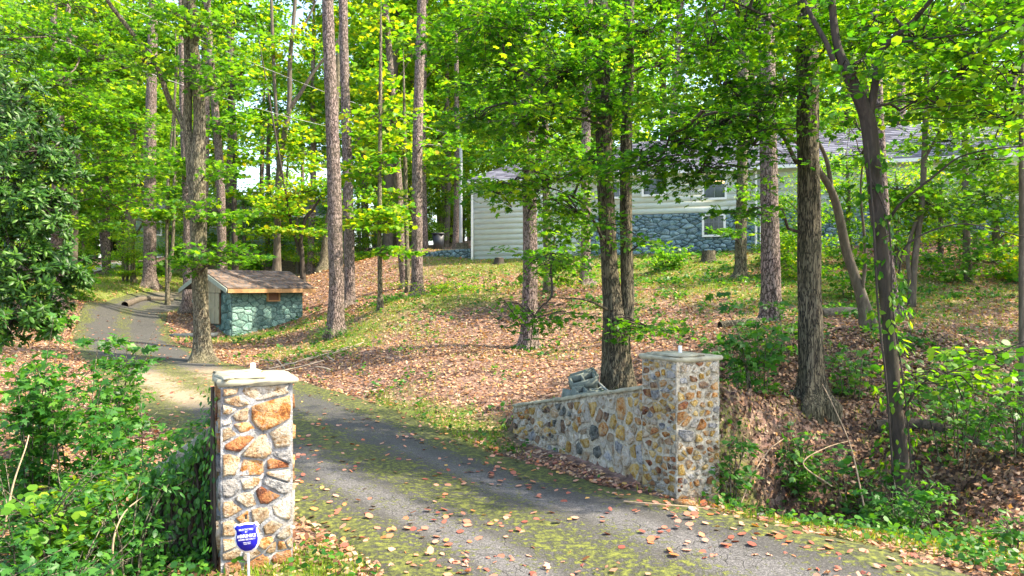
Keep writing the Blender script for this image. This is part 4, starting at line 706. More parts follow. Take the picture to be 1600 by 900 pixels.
tree('pine_tree','forked brown trunk half hidden in foliage at the upper left','tree',[(90,420,26,26),(90,300,26,20),(90,220,26,19),(93,160,26,18),(95,135,26,17),(86,100,26,12),(84,0,26,10)],'bark_pine','oak',sub=[[(95,140,26,12),(105,110,26,11),(108,60,26,9),(106,0,26,8)],[(100,130,26,6),(115,100,26,5),(140,80,25.5,3)]],
  clumps=[(60,60,24,2.5,2,1.,46),(150,90,24,2.2,1.8,.9,40),(30,160,23,2.2,2,.9,40),(120,200,24,2.2,1.8,.9,40),(190,190,25,1.6,1.5,.8,26),(80,130,22,2,1.8,.9,40),(10,60,22,2,1.8,.9,40),(120,120,25,2,1.8,.8,36),(200,250,26,1.6,1.4,.8,28),(60,350,24,1.6,1.4,.8,24),(230,300,27,1.2,1,.7,16),(170,280,25,1.8,1.5,.8,34),(60,260,23,1.5,1.5,.7,20),(110,10,24,2.2,2,.9,34),(200,30,25,1.2,1.2,.5,10),(150,350,26,1.4,1.2,.6,18)],leafm=Mi,leafsize=.16)
tree('sapling_tree','pair of pale thin stems left of the driveway bend','tree',[(262,446,33,8),(261,380,33,6),(262,300,33,6),(268,220,33,5)],'bark_light','smooth',sub=[[(264,440,33,7),(270,380,33,6),(272,300,33,5),(273,200,33,4)]],clumps=[(270,300,33,1.2,1.,.5,12),(250,340,33,1.2,1,.4,12)],leafm=Mi,leafsize=.19,t=T_BROAD)
tree('sapling_tree','young tree with orange tinted leaves over the thick dark pine','tree',[(208,438,37,9),(208,380,37,6),(212,320,37,5),(220,260,37,4)],'bark_light','smooth',clumps=[(230,330,33,1.2,1,.25,12),(205,250,35,1.5,1.2,.6,14)],leafm=Ye,leafsize=.18,t=T_BROAD)
tree('hardwood_tree','slim bare trunk beside the utility pole left of the house','tree',[(713,392,41,16),(713,350,41,11),(714,280,41,10),(714,200,41,9),(713,80,41,7)],'bark_pine','smooth',clumps=[(700,140,41,2,1.6,1.2,20),(740,190,40,2,1.5,1,20),(690,260,40,1.6,1.4,.9,18)],leafm=Ye,leafsize=.2,t=T_BROAD)
# paint mark
m=NT('blue_paint'); m.col((.03,.07,.22)); bpm=m.set(Roughness=.8)
# ---------------- magnolia at the left ----------------
gl=G(); gt=G(); mb=np.array([-8.2,10.0,hz(-8.2,10)]); mag=thing('magnolia_tree','big glossy dark evergreen magnolia filling the left edge','tree',mb)
pp=spline([(-8.2,10,mb[2]-.2,.16),(-8.15,10.05,1.5,.13),(-8.25,10.1,3.5,.1),(-8.3,10.1,5.6,.04)],.2); V,F=tube(pp[:,:3],pp[:,3],12,barkdisp('smooth',99,.1)); mk('trunk',V-mb,F,M['bark_dark'],mag,smooth=True)
cl=[]
for px,py,Yd,rx,ry,rz,nn in [(20,170,9.8,.55,.6,.5,46),(60,235,9.6,.5,.6,.4,40),(10,290,9.4,.6,.6,.5,50),(75,330,9.3,.42,.5,.45,44),(25,400,9.2,.5,.6,.5,50),(85,420,9.2,.38,.4,.35,34),(20,500,9.1,.5,.5,.4,44),(70,490,9.2,.36,.4,.3,26),(-60,250,10,.9,.9,1.,60),(-60,430,9.8,.8,.8,1.,60),(110,440,9.4,.2,.3,.2,9),(105,275,9.7,.25,.3,.12,8),(110,225,9.9,.3,.3,.1,7),(-40,80,10,.8,.8,.6,40)]:
    c=P(px,py,Yd); cl.append((c,(rx,ry,rz),nn,np.array([-8.2,10.05,c[2]-.3])))
for c,rad,ns,anc in cl:
    V,F=limb(anc,c,.035,.01,.05,6,int(c[0]*100)%97); mk('branch',V-mb,F,M['bark_dark'],mag,smooth=True)
    q=nrm(rng.normal(size=(ns,3)))*(rng.random((ns,1))**.4); sc=c+q*rad
    for k in range(ns): V,F=tube([c,(c+sc[k])/2+[0,0,-.03],sc[k]],[.008,.006,.004],3); gt.add(V,F)
    # whorls of long leaves
    for k in range(ns):
        nl_=36; ax=nrm(q[k]*[.8,.8,.4]+[.15,-.3,.55]); d=nrm(rng.normal(size=(nl_,3))+ax*.5); leaves(gl,sc[k]+rng.normal(size=(nl_,3))*.02+d*.01,ax+rng.normal(size=(nl_,3))*.45,.105*rng.uniform(.7,1.2,nl_),T_LONG,None,d*3)
o=gt.build('twigs',M['bark_dark'],mag,mb); o['kind']='stuff'; gl.build('crown',M['leaf_magnolia'],mag,mb)
# ---------------- background forest ----------------
def crown_mesh(seed,h,zlo,rad,ns,nl,size,t,leafm):
    global rng
    keep=rng; rng=np.random.default_rng(seed); gl=G(); gt=G(); q=[]
    for k in range(9):
        z=zlo+(h-zlo)*(k+.5)/9+rng.normal()*.4; a=rng.random()*6.28; rr_=rad*(1-.6*abs((z-zlo)/(h-zlo)-.45))*rng.uniform(.35,.75); c=np.array([math.cos(a)*rr_,math.sin(a)*rr_,z])
        q.append((c,(rad*.55,rad*.55,(h-zlo)/14),ns//9,np.array([0,0,z-1.])))
    foliage(gl,gt,q,size,t,(.6,1.2),nl,.3,.55,False)
    o=gl.build('crown',M[leafm],None); 
    g2=G()
    for c,_,_,a in q: V,F=limb(a,c,.05,.015,.08,5,seed+int(c[2]*9)); g2.add(V,F)
    o2=g2.build('limb',M['bark_smooth'],None); o2['kind']='stuff'; rng=keep
    V,F=tube(spline([(0,0,-.4,.24),(0,0,0,.21),(.1,.05,h*.3,.17),(-.05,.1,h*.65,.12),(.05,0,h*.97,.03)],.8)[:,:3],spline([(0,0,-.4,.24),(0,0,0,.21),(.1,.05,h*.3,.17),(-.05,.1,h*.65,.12),(.05,0,h*.97,.03)],.8)[:,3],9,barkdisp('pine',seed,.1)); o3=mk('trunk',V,F,M['bark_pine' if seed%2 else 'bark_smooth'],smooth=True)
    return o,o2,o3
protos=[]
for k,(h,zl,rd,ns,nl,sz,mt) in enumerate([(17,5,3.2,240,26,.27,'leaf_far'),(19,7,3.0,220,26,.27,'leaf_yellow'),(15,3.5,3.2,250,26,.26,'leaf_far'),(20,9,2.6,200,26,.27,'leaf_mid'),(7,1.2,2.2,150,28,.19,'leaf_mid'),(6,.8,2.2,150,28,.18,'leaf_yellow'),(8,1.5,2.6,170,28,.20,'leaf_far')]):
    protos.append(crown_mesh(300+k,h,zl,rd,ns,nl,sz,T_DIAM,mt))
rb=np.random.default_rng(5)
def inst(kind,x,y,s,name,label,cat,group):
    e=thing(name,label,cat,(x,y,hz(x,y)-.05),group); e.rotation_euler=(rb.normal()*.02,rb.normal()*.02,rb.random()*6.28); e.scale=(s*rb.uniform(.85,1.15),)*2+(s,)
    for o in protos[kind]: c=o.copy(); col.objects.link(c); c.parent=e
    return e
def blocked(x,y):
    t=(x-HA[0])*hd[0]+(y-HA[1])*hd[1]; dn=(x-HA[0])*-hn_[0]+(y-HA[1])*-hn_[1]
    if -1.5<t<29 and -2<dn<10.5: return True
    t=(x-NA[0])*nd[0]+(y-NA[1])*nd[1]; dn=(x-NA[0])*-nn_[0]+(y-NA[1])*-nn_[1]
    if -1<t<17 and -6<dn<10: return True
    return abs(road_uv(np.array([x]),np.array([y]))[0])<1.5
LB={0:'tall leafy hardwood',1:'tall yellowing hardwood',2:'bushy tall tree',3:'high crowned tree',4:'low green tree',5:'low yellowish tree',6:'low spreading tree'}
SEC=[(-9999,-20,'out beyond the left edge'),(-20,130,'behind the magnolia'),(130,235,'beyond the pale gravel lane'),(235,330,'beyond the stout forked tree'),(330,420,'above the left half of the well house'),(420,500,'above the right half of the well house'),(500,570,'behind the tall pale pine'),(570,650,'behind the far driveway end'),(650,730,'behind the trash can'),(730,830,'behind the left house wing'),(830,950,'behind the house, left of the twin stems'),(950,1100,'behind the blue stone house front'),(1100,1240,'behind the house, above its lamp lit window'),(1240,1400,'behind the house, beyond the broad oak'),(1400,1600,'behind the far right siding'),(1600,1700,'behind the house at the right edge'),(1700,99999,'out beyond the right edge')]
def where(x,y):
    px=800+FOC*x/y; s_=[c for a,b,c in SEC if a<=px<b][0]; d='near' if y<52 else ('middle' if y<75 else 'far'); return ' in the %s woods %s'%(d,s_)
n=0; placed=[]
while n<105:
    y=40+rb.random()**1.1*75; x=rb.uniform(-1.02,1.02)*(y*.78+4)
    if blocked(x,y) or (x>-3 and y<40 and x<26) or any((x-a)**2+(y-b)**2<12 for a,b in placed): continue
    if -30<x<-12 and y<53: continue
    placed.append((x,y)); k=int(rb.integers(4)); inst(k,x,y,rb.uniform(1.1,1.5),'forest_tree',LB[k]+where(x,y),'tree','tall trees in the woods beyond the clearing'); n+=1
for i in range(46):
    y=36+rb.random()*26; px=rb.uniform(90,735); x=(px-800)/FOC*y
    if blocked(x,y) or abs(road_uv(np.array([x]),np.array([y]))[0])<2.2: continue
    k=[5,5,4,6][int(rb.integers(4))]; inst(k,x,y,rb.uniform(.32,.6),'understory_tree',['small','short','little'][i%3]+' '+LB[k][4:]+where(x,y),'tree','understory trees in the woods beyond the clearing')
n=0
while n<34:
    y=40+rb.random()*32; px=rb.uniform(60,760); x=(px-800)/FOC*y
    if blocked(x,y) or any((x-a)**2+(y-b)**2<6 for a,b in placed): continue
    placed.append((x,y)); k=int(rb.integers(4)); inst(k,x,y,rb.uniform(1.05,1.5),'forest_tree',LB[k]+where(x,y),'tree','tall trees in the woods beyond the clearing'); n+=1
n=0
while n<95:
    y=38+rb.random()*55; x=rb.uniform(-1.,1.)*(y*.76+4)
    if blocked(x,y) or (-31<x<-12 and y<53) or (-8<x<0 and y<40): continue
    k=4+int(rb.integers(3)); inst(k,x,y,rb.uniform(.7,1.15),'understory_tree',LB[k]+where(x,y),'tree','understory trees in the woods beyond the clearing'); n+=1
# understory between the right hand trees and the house, and left of the driveway
for i,(px,py,Yd,s,k,lab) in enumerate([(1260,420,22,.62,5,'yellow green understory tree left of the dark forked tree, before the stone'),(1330,415,24,.6,4,'low leafy tree between the forked trees in front of the house'),(1400,400,23,.55,5,'bright small tree just under the far gray siding'),(1470,395,24,.55,5,'bright low tree hiding the base of the right house wing'),(1555,385,23,.55,4,'low dense tree at the right under the far siding'),(1640,390,22,.7,6,'spreading low tree beyond the right edge of the slope'),(1210,405,25,.42,5,'small bright sapling clump by the house stone wall'),
   (20,430,34,1.,6,'wide understory tree far left behind the magnolia'),(110,410,42,1.,4,'green understory tree beside the pale gravel lane'),(170,400,56,1.2,6,'green understory tree above the pale gravel lane'),(-60,430,26,.9,4,'understory tree beyond the left edge behind the magnolia'),(300,402,50,.6,5,'low yellowing tree before the neighbour house window'),(440,400,50,.55,4,'low green tree before the right end of the neighbour house'),(560,400,48,.9,5,'yellowing small tree above the far driveway end'),(660,392,46,.9,6,'small tree behind the trash can'),(520,405,52,.8,4,'small green tree beyond the pale leaning trunk'),(268,400,46,.75,5,'yellowish low tree before the left end of the neighbour house'),(305,400,47,.85,4,'green low tree just right of the stout forked tree, before the neighbour house'),(345,398,48,.8,5,'yellowish low tree before the middle of the neighbour house'),(385,398,46,.8,4,'green low tree in front of the neighbour house windows'),(420,398,47,.85,5,'yellowish low tree in front of the neighbour house right half'),(465,398,45,.75,6,'spreading low tree before the right corner of the neighbour house'),(490,402,44,.6,5,'bright low tree behind the crooked dogwood')]):
    q=P(px,py,Yd); inst(k,q[0],q[1],s,'understory_tree',lab,'tree',None)
for i,(x,y,s,k,lab) in enumerate([(19,17,.8,2,'tall unseen tree beyond the right edge halfway up the slope'),(-15,14.5,.8,0,'tall tree beyond the left edge behind the magnolia'),(-24,30,1.0,2,'tall full tree left of the driveway bend'),(-31,38,1.1,0,'tall tree at the far left above the lane'),(25,25,.9,0,'tall tree beyond the right end of the house front'),(12.2,9.6,.72,2,'added shade tree out of view at right, level with the forked tree'),(14.5,12.8,.75,0,'added shade tree out of view at right, behind the sprawling shrub'),(5.5,44,1.2,0,'tall tree rising behind the house ridge near the left wing'),(13,41,1.25,2,'tall tree rising behind the middle of the house'),(21,38,1.2,3,'tall tree rising behind the right half of the house'),(0,47,1.2,1,'tall yellow tree behind the left house corner')]):  # two unseen trees right of the view are added to shade the bank
    inst(k,x,y,s,'forest_tree',lab,'tree',None)
for pr in protos:
    for o in pr: bpy.data.objects.remove(o)
# ---------------- shrubs and undergrowth ----------------
def shrub(label,x,y,h,rad,ns,size,t,mt,stems=7,nl=20,rs=(.12,.28),seed=0,zl=.15,tilt=.5,arch=.4):
    global rng
    keep=rng; rng=np.random.default_rng(1000+seed); z0=hz(x,y); b=np.array([x,y,z0]); e=thing('shrub',label,'shrub',b); gl=G(); gt=G(); tips=[]
    for k in range(stems):
        a=rng.random()*6.28; r=rad*rng.random()**.6; hh=h*rng.uniform(.6,1.05); q0=np.array([math.cos(a)*r*.25,math.sin(a)*r*.25,-.05]); q2=np.array([math.cos(a)*r,math.sin(a)*r,hh]); q1=(q0+q2)/2+[0,0,hh*.12]-np.array([math.cos(a),math.sin(a),0])*r*arch*.4
        pp=spline([q0,q1,q2],.12); V,F=tube(pp,np.linspace(.011,.003,len(pp)),4); gt.add(V,F); tips.append(pp)
    P_=np.vstack([t_[int(len(t_)*zl):] for t_ in tips]); idx=rng.integers(len(P_),size=ns)
    cl=[(P_[i]+rng.normal(size=3)*[.06,.06,.02]+b,(.02,.02,.02),1,np.array([x,y,P_[i][2]+z0-.1])) for i in idx]
    foliage(gl,gt,cl,size,t,rs,nl,.2,tilt,False)
    # leaf stalk twigs
    for i in idx[:60]: 
        d=rng.normal(size=3)*[.14,.14,.03]; V,F=tube([P_[i]-[0,0,.05],P_[i]+d],[.004,.002],3); gt.add(V,F)
    o=gt.build('stems',M['bark_light'],e); o['kind']='stuff'; gl.build('foliage',M[mt],e,b); rng=keep; return e
SH=[('tall green maple shoots spreading before the driveway bend at the left',(135,760,7.4),2.05,.85,80,.095,T_MAPLE,'leaf_shrub',9,15),
 ('leafy sapling with layered sprays in front of the magnolia',(50,780,7.2),2.0,.75,76,.095,T_MAPLE,'leaf_shrub',8,15),
 ('bright shoots leaning over the tan edge of the driveway',(195,740,8.2),1.75,.6,40,.095,T_MAPLE,'leaf_shrub',6,14),
 ('thin sapling standing halfway between the magnolia and left pillar',(225,800,6.6),1.25,.45,30,.09,T_MAPLE,'leaf_shrub',6,14),
 ('dense green undergrowth bush at the lower left edge',(30,900,5.4),.95,.6,58,.07,T_OVAL,'leaf_shrub',14,18),
 ('dense low bush under the tall maple shoots',(110,900,5.6),.85,.55,52,.07,T_BROAD,'leaf_mid',14,20),
 ('tangled bush of oval leaves between sapling and ivy wall',(200,900,5.5),.75,.45,46,.065,T_OVAL,'leaf_shrub',12,18),
 ('low sprawling bush nearest the view at the bottom left',(90,1010,4.6),.7,.5,60,.065,T_MAPLE,'leaf_shrub',12,16),
 ('small leafy bush in the leaf litter beyond the undergrowth',(60,700,9.5),1.35,.9,70,.075,T_MAPLE,'leaf_shrub',7,14),
 ('weedy bush at the left edge under the magnolia',(5,740,8.0),1.3,.7,50,.08,T_MAPLE,'leaf_shrub',8,15),
 ('broad leaved shrub growing against the right side of the gate pillar',(1143,775,7.9),.85,.16,26,.10,T_OVAL,'leaf_shrub',5,10),
 ('layered green shrub behind and right of the gate pillar',(1190,690,9.6),1.35,.65,30,.11,T_MAPLE,'leaf_shrub',7,13),
 ('low green sprays in front of the broad oak trunk',(1245,720,8.9),.75,.5,20,.09,T_OVAL,'leaf_shrub',6,12),
 ('bright green shrub at the foot of the vine wrapped forked tree',(1410,830,7.1),.62,.32,34,.075,T_MAPLE,'leaf_shrub',8,13),
 ('low bright weeds right of the forked tree foot',(1470,850,6.9),.38,.38,26,.065,T_MAPLE,'leaf_shrub',8,12),
 ('small large leaved plant by the lower right edge',(1590,860,6.4),.42,.24,12,.10,T_OVAL,'leaf_shrub',5,8),
 ('open sprawling shrub of sprays on the right slope',(1520,640,9.0),.75,.8,26,.085,T_MAPLE,'leaf_shrub',7,12),
 ('shrub of dark sprays at the right edge of the slope',(1590,720,8.0),.9,.5,26,.085,T_MAPLE,'leaf_shrub',7,12),
 ('open bush of deep green sprays behind the gate pillar cap',(1160,620,10.4),1.0,.7,22,.10,T_MAPLE,'leaf_shrub',6,12),
 ('deep green bush between the purplish pine and broad oak',(1225,600,11.5),1.1,.8,26,.10,T_MAPLE,'leaf_shrub',6,12),
 ('deep green bush standing between broad oak and forked tree',(1335,640,10.0),1.0,.8,28,.09,T_MAPLE,'leaf_shrub',7,12),
 ('tall open shrub overhanging the dark rotten log',(1500,690,8.3),1.25,.8,34,.085,T_MAPLE,'leaf_shrub',7,12),
 ('shrub on the ditch bank below the broad oak roots',(1240,745,8.8),.7,.6,24,.08,T_MAPLE,'leaf_shrub',7,12),
 ('fern like plant below the broad oak by the ditch',(1235,790,8.0),.42,.22,26,.05,T_OVAL,'leaf_shrub',7,14),
 ('small spreading shrub left of the forked tree trunk',(1330,720,8.6),.6,.45,18,.08,T_OVAL,'leaf_shrub',6,12),
 ('leafy suckers around the foot of the vine wrapped tree',(1385,760,7.9),1.1,.35,24,.08,T_BROAD,'leaf_shrub',6,12),
 ('green weeds at the foot of the tall pale pine',(535,540,20.6),.25,.9,50,.07,T_OVAL,'leaf_shrub',12,16),
 ('green weeds around the straight gray pine and its sapling',(680,490,24.5),.45,1.6,90,.09,T_OVAL,'leaf_yellow',16,16),
 ('weedy clump between the thin sapling and gray pine',(600,500,24),.35,1.2,50,.09,T_OVAL,'leaf_shrub',12,16),
 ('yellow green shrub beside the blue retaining wall',(560,400,41),1.3,1.5,60,.17,T_BROAD,'leaf_yellow',9,14),
 ('low shrub before the neighbour house left window',(400,398,44),1.3,2.2,70,.18,T_BROAD,'leaf_mid',9,14),
 ('low shrub left of the well house above the driveway',(240,410,42),1.1,1.8,60,.18,T_BROAD,'leaf_mid',9,14),
 ('small tree shoot on the grass left of the driveway bend',(130,475,28),1.3,.8,34,.13,T_BROAD,'leaf_mid',5,14),
 ('pale bushes at the edge of the gravel lane',(120,430,38),1.0,1.6,50,.16,T_BROAD,'leaf_yellow',8,14),
 ('leafy shrub under the house stone wall left of the stump',(1040,410,27),.75,1.3,60,.12,T_BROAD,'leaf_mid',9,14),
 ('green ground shrub right of the stump below the house',(1240,440,21),1.1,1.3,60,.11,T_BROAD,'leaf_yellow',9,14),
 ('leafy shrub mass low on the right slope before the house',(1330,450,18),1.0,1.1,60,.10,T_BROAD,'leaf_mid',9,14),
 ('shrub mass at the top right of the leafy slope',(1480,430,20),1.2,1.6,70,.11,T_BROAD,'leaf_mid',10,14),
 ('shrub by the right edge under the far siding',(1575,420,20),1.3,1.4,70,.11,T_BROAD,'leaf_yellow',10,14),
 ('light leaved bush before the recessed blue stone wall',(1215,400,26),1.3,1.2,60,.13,T_BROAD,'leaf_yellow',9,14)]
for k,(lab,(px,py,Yd),h,rad,ns,size,t,mt,stems,nl) in enumerate(SH):
    q=P(px,py,Yd); shrub(lab,q[0],q[1],h,rad,ns,size,t,mt,stems,nl,(.12,.3) if Yd<12 else (.25,.5),k)
# ivy: on the left wall and pillar, on the forked tree
def ivy(name,label,pts,normals,size,mt,n,spread,vines=None):
    gl=G(); pts=np.asarray(pts); idx=rng.integers(len(pts),size=n); N=np.asarray(normals)[idx]; C=pts[idx]+rng.normal(size=(n,3))*spread+N*rng.uniform(.01,.09,(n,1))
    leaves(gl,C,nrm(N*1.0+[0,0,.5])+rng.normal(size=(n,3))*.4,size*rng.uniform(.6,1.2,n),T_OVAL,None,np.tile([0,0,-1.],(n,1)))
    b=pts.min(0); e=thing(name,label,'ivy',b); gl.build('foliage',M[mt],e,b)
    if vines: 
        gt=G()
        for v,r in vines: pp=spline(v,.06); V,F=tube(pp,r,5); gt.add(V,F)
        o=gt.build('vine_stems',M['bark_dark'],e,b); o['kind']='stuff'
    return e
pts=[];nm=[]
for s in np.linspace(0,1,50):
    a=B0+(B1-B0)*s*1.25; zt=1.12-.42*s
    for z in np.linspace(-.05,zt,26):
        if rng.random()<.35+.65*(z/zt): pts.append(a+nv2*(.06+.10*np.sin(z*7+s*5)**2)+[0,0,z]); nm.append(nv2)
    for d in np.linspace(0,.3,5): pts.append(a-nv2*d+[0,0,zt+.03]); nm.append(np.array([0,0,1.]))
vs=[]
for k in range(34):
    s=rng.random()*1.1; a=B0+(B1-B0)*s+nv2*rng.uniform(.05,.12); vs.append(([a+[rng.normal()*.08,0,-.02],a+[rng.normal()*.05,0,.35],a+[rng.normal()*.06,0,.75],a+[0,0,.95-.3*s]],rng.uniform(.004,.012)))
ivy('ivy','thick green ivy over the wall left of the tall gate pillar',pts,nm,.062,'leaf_shrub',1150,.03,vs)
pts=[];nm=[];lf=np.array([-.45,.893,0]); nl0=-np.array([.888,.46,0]); K3=np.array([-2.317,5.6,0])
for z in np.linspace(0,1.5,60):
    for d in np.linspace(-.02,.4,6):
        if rng.random()<.5-.25*z/1.5: pts.append(K3+lf*max(d,0)+nl0*.03+[0,0,z]); nm.append(nl0+np.array([0,-.4,0]))
ivy('ivy','sparse ivy climbing the left edge of the tall gate pillar',pts,nm,.05,'leaf_shrub',190,.015,[([K3+lf*.1+nl0*.03,K3+lf*.06+nl0*.04+[0,0,.6],K3+lf*.1+nl0*.05+[0,0,1.45]],.012),([K3+lf*.2+nl0*.03,K3+lf*.2+nl0*.05+[0,0,.6],K3+lf*.15+nl0*.05+[0,0,1.5]],.015)])
pts=[];nm=[]
for a,b,w_ in ((1405,730,34),(1400,660,32),(1396,600,30),(1390,520,29),(1384,460,28),(1378,400,28),(1372,350,28),(1366,280,26)):
    for k in range(26):
        th=rng.random()*6.28; pts.append(P(a,b+rng.uniform(-35,35),8)+np.array([math.cos(th),math.sin(th),0])*(w_/FOC*4+.03)); nm.append(np.array([math.cos(th),math.sin(th),.2]))
ivy('ivy','round leaved vine wrapped around the dark forked tree trunk',pts,nm,.10,'leaf_deep',430,.035,[([P(1395,735,7.85),P(1385,600,7.8),P(1372,480,7.82),P(1365,350,7.8),P(1355,220,7.85)],.012),([P(1425,740,7.85),P(1412,600,7.8),P(1395,480,7.82),P(1388,350,7.8),P(1352,260,7.85)],.009)])
# ---------------- litter, grass, ground cover ----------------
def on_ground(n,y0,y1,pw=1.,xm=.80):
    y=y0+(y1-y0)*rng.random(n)**pw; x=rng.uniform(-1,1,n)*(y*xm+1.5); return x,y
def free(x,y,road=1.0):
    ru=np.abs(road_uv(x,y)); t=(x-HA[0])*hd[0]+(y-HA[1])*hd[1]; dn=-(x-HA[0])*hn_[0]-(y-HA[1])*hn_[1]
    ok=~((t>-.2)&(dn>-.1)); a=(x-K[0])*e1[0]+(y-K[1])*e1[1]; b=(x-K[0])*e2[0]+(y-K[1])*e2[1]; ok&=~((a>-.05)&(a<3.05)&(b>-.05)&(b<3.05))
    a=(x-WL0[0])*WLd[0]+(y-WL0[1])*WLd[1]; s=(x-WL0[0])*WLn[0]+(y-WL0[1])*WLn[1]; ok&=~((a>-.7)&(a<3.4)&(s>-.1)&(s<.32)); ok&=~((a>-.8)&(a<.05)&(s>-.1)&(s<.7))
    return ok&(ru>road)
gl=G(); x,y=on_ground(300000,4.3,42,1.1); ok=free(x,y,.97); g_=green(x,y); ok&=rng.random(len(x))>g_*.75; x,y=x[ok],y[ok]; z=Hn(x,y)+rng.uniform(.004,.03,len(x))
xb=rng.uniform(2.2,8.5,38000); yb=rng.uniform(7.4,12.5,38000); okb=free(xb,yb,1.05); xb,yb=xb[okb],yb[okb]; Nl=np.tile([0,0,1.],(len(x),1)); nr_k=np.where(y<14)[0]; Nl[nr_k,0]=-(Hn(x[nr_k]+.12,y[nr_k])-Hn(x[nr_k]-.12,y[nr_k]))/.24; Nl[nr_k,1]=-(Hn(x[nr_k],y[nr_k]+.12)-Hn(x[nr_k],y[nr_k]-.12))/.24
leaves(gl,np.stack([x,y,z],-1),nrm(Nl)+rng.normal(size=(len(x),3))*.38,(.046+.0019*np.clip(y,0,40))*rng.uniform(.6,1.25,len(x)),T_DIAM)
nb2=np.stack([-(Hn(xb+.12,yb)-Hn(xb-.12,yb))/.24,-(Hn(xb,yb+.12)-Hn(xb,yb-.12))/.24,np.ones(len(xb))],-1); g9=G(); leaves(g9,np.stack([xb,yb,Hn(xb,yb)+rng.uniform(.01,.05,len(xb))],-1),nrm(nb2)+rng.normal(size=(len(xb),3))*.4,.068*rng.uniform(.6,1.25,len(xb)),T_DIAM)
tag(o9:=g9.build('shade_tinted_litter',leafmat('leaf_shade_tint',[(.15,(.03,.016,.012)),(.4,(.075,.04,.028)),(.65,(.15,.09,.06)),(.85,(.26,.16,.10)),(.97,(.36,.18,.08))],trans=.1,gloss=.5,spec=.3,nvar=.2)),'leaves painted dark for shade in the ditch and on the bank right of the pillar','leaf litter'); o9['kind']='stuff'  # darker copy of the litter, shade of the bank put into its color
tag(o:=gl.build('leaf_litter',M['leaf_dead']),'brown fallen leaves covering the whole slope','leaf litter'); o['kind']='stuff'
gl=G(); x,y=on_ground(90000,4.3,44,1.1); ok=free(x,y,1.0)&(rng.random(len(x))<green(x,y)*1.3-.05); x,y=x[ok],y[ok]; z=Hn(x,y); nb_=5; n_t=len(x)
C=np.repeat(np.stack([x,y,z],-1),nb_,0)+rng.normal(size=(n_t*nb_,3))*[.03,.03,0]; N=rng.normal(size=(n_t*nb_,3))*[1,1,.15]; Dd=np.tile([0,0,1.],(n_t*nb_,1))+rng.normal(size=(n_t*nb_,3))*.35
leaves(gl,C,N,np.repeat(.055+.0018*y,nb_)*rng.uniform(.6,1.4,n_t*nb_),T_BLADE,None,Dd*2.5)
tag(o:=gl.build('grass',M['grass']),'patchy yellow green grass on the lawn and along the driveway','grass'); o['kind']='stuff'
gl=G(); x,y=on_ground(42000,4.4,30,1.2); nz_=fbm(x*.9+7,y*.9,3,88); ru_=np.abs(road_uv(x,y)); edge=np.exp(-((ru_-1.2)/.14)**2)*(y<9); pr=np.clip((nz_-.58)*2.2,0,.5)*(.45+(x>1.5)*1.7)+np.clip(green(x,y),0,1)*.22+edge*.5*(x>2)+((x<-2.3)&(y<8.5))*.7
ok=free(x,y,1.02)&(rng.random(len(x))<pr); x,y=x[ok],y[ok]; z=Hn(x,y); k=4; C=np.repeat(np.stack([x,y,z],-1),k,0)+rng.normal(size=(len(x)*k,3))*[.045,.045,0]+np.stack([0*C_ for C_ in range(2)]+[0],-1)[None]*0
C[:,2]+=rng.uniform(.02,.13,len(C)); leaves(gl,C,np.tile([0,0,1.],(len(C),1))+rng.normal(size=(len(C),3))*.5,(.035+.0022*C[:,1])*rng.uniform(.7,1.4,len(C)),T_BROAD)
tag(o:=gl.build('ground_cover',M['leaf_shrub']),'small green weeds and seedlings scattered through the leaf litter','ground cover'); o['kind']='stuff'
# fallen leaves on the driveway : the nearest as pieces, the rest as stuff
lm=[]
for k in range(5):
    t=[T_MAPLE,T_OVAL,T_BROAD,T_MAPLE,T_OVAL][k]; gl=G(); leaves(gl,[[0,0,0]],[[.1,.05,1]],[1.],t,[.15+.17*k]); o=gl.build('fallen_leaf',M['leaf_fresh']); lm.append(o)
lx,ly=on_ground(24000,4.9,30,1.25,.85); ru_=np.abs(road_uv(lx,ly)); dens=fbm(lx*1.3,ly*1.3,2,66); ok=(ru_<1.12)&(rng.random(len(lx))<.25+.6*np.clip(ru_-.5,0,1)+.9*(dens-.5)); lx,ly=lx[ok],ly[ok]
vis=np.abs(lx)<ly*.74; key=np.where(vis,ly,99); order=np.argsort(key); nearl=order[:280]; rest=order[280:]
for i in nearl:
    c=lm[rng.integers(5)].copy(); col.objects.link(c); c.parent=drive; c.location=(lx[i],ly[i],RH(lx[i],ly[i])+.014); c.rotation_euler=(rng.normal()*.3,rng.normal()*.3,rng.random()*6.28); s=rng.uniform(.04,.088); c.scale=(s,s*rng.uniform(.6,1.1),s*rng.uniform(1.2,3.2))
for o in lm: bpy.data.objects.remove(o)
gl=G(); z=H0(lx[rest],ly[rest])+.03; leaves(gl,np.stack([lx[rest],ly[rest],z],-1),np.tile([0,0,1.],(len(rest),1))+rng.normal(size=(len(rest),3))*.25,rng.uniform(.05,.09,len(rest)),T_BROAD)
o=gl.build('fallen_leaves',M['leaf_fresh'],drive); o['kind']='stuff'
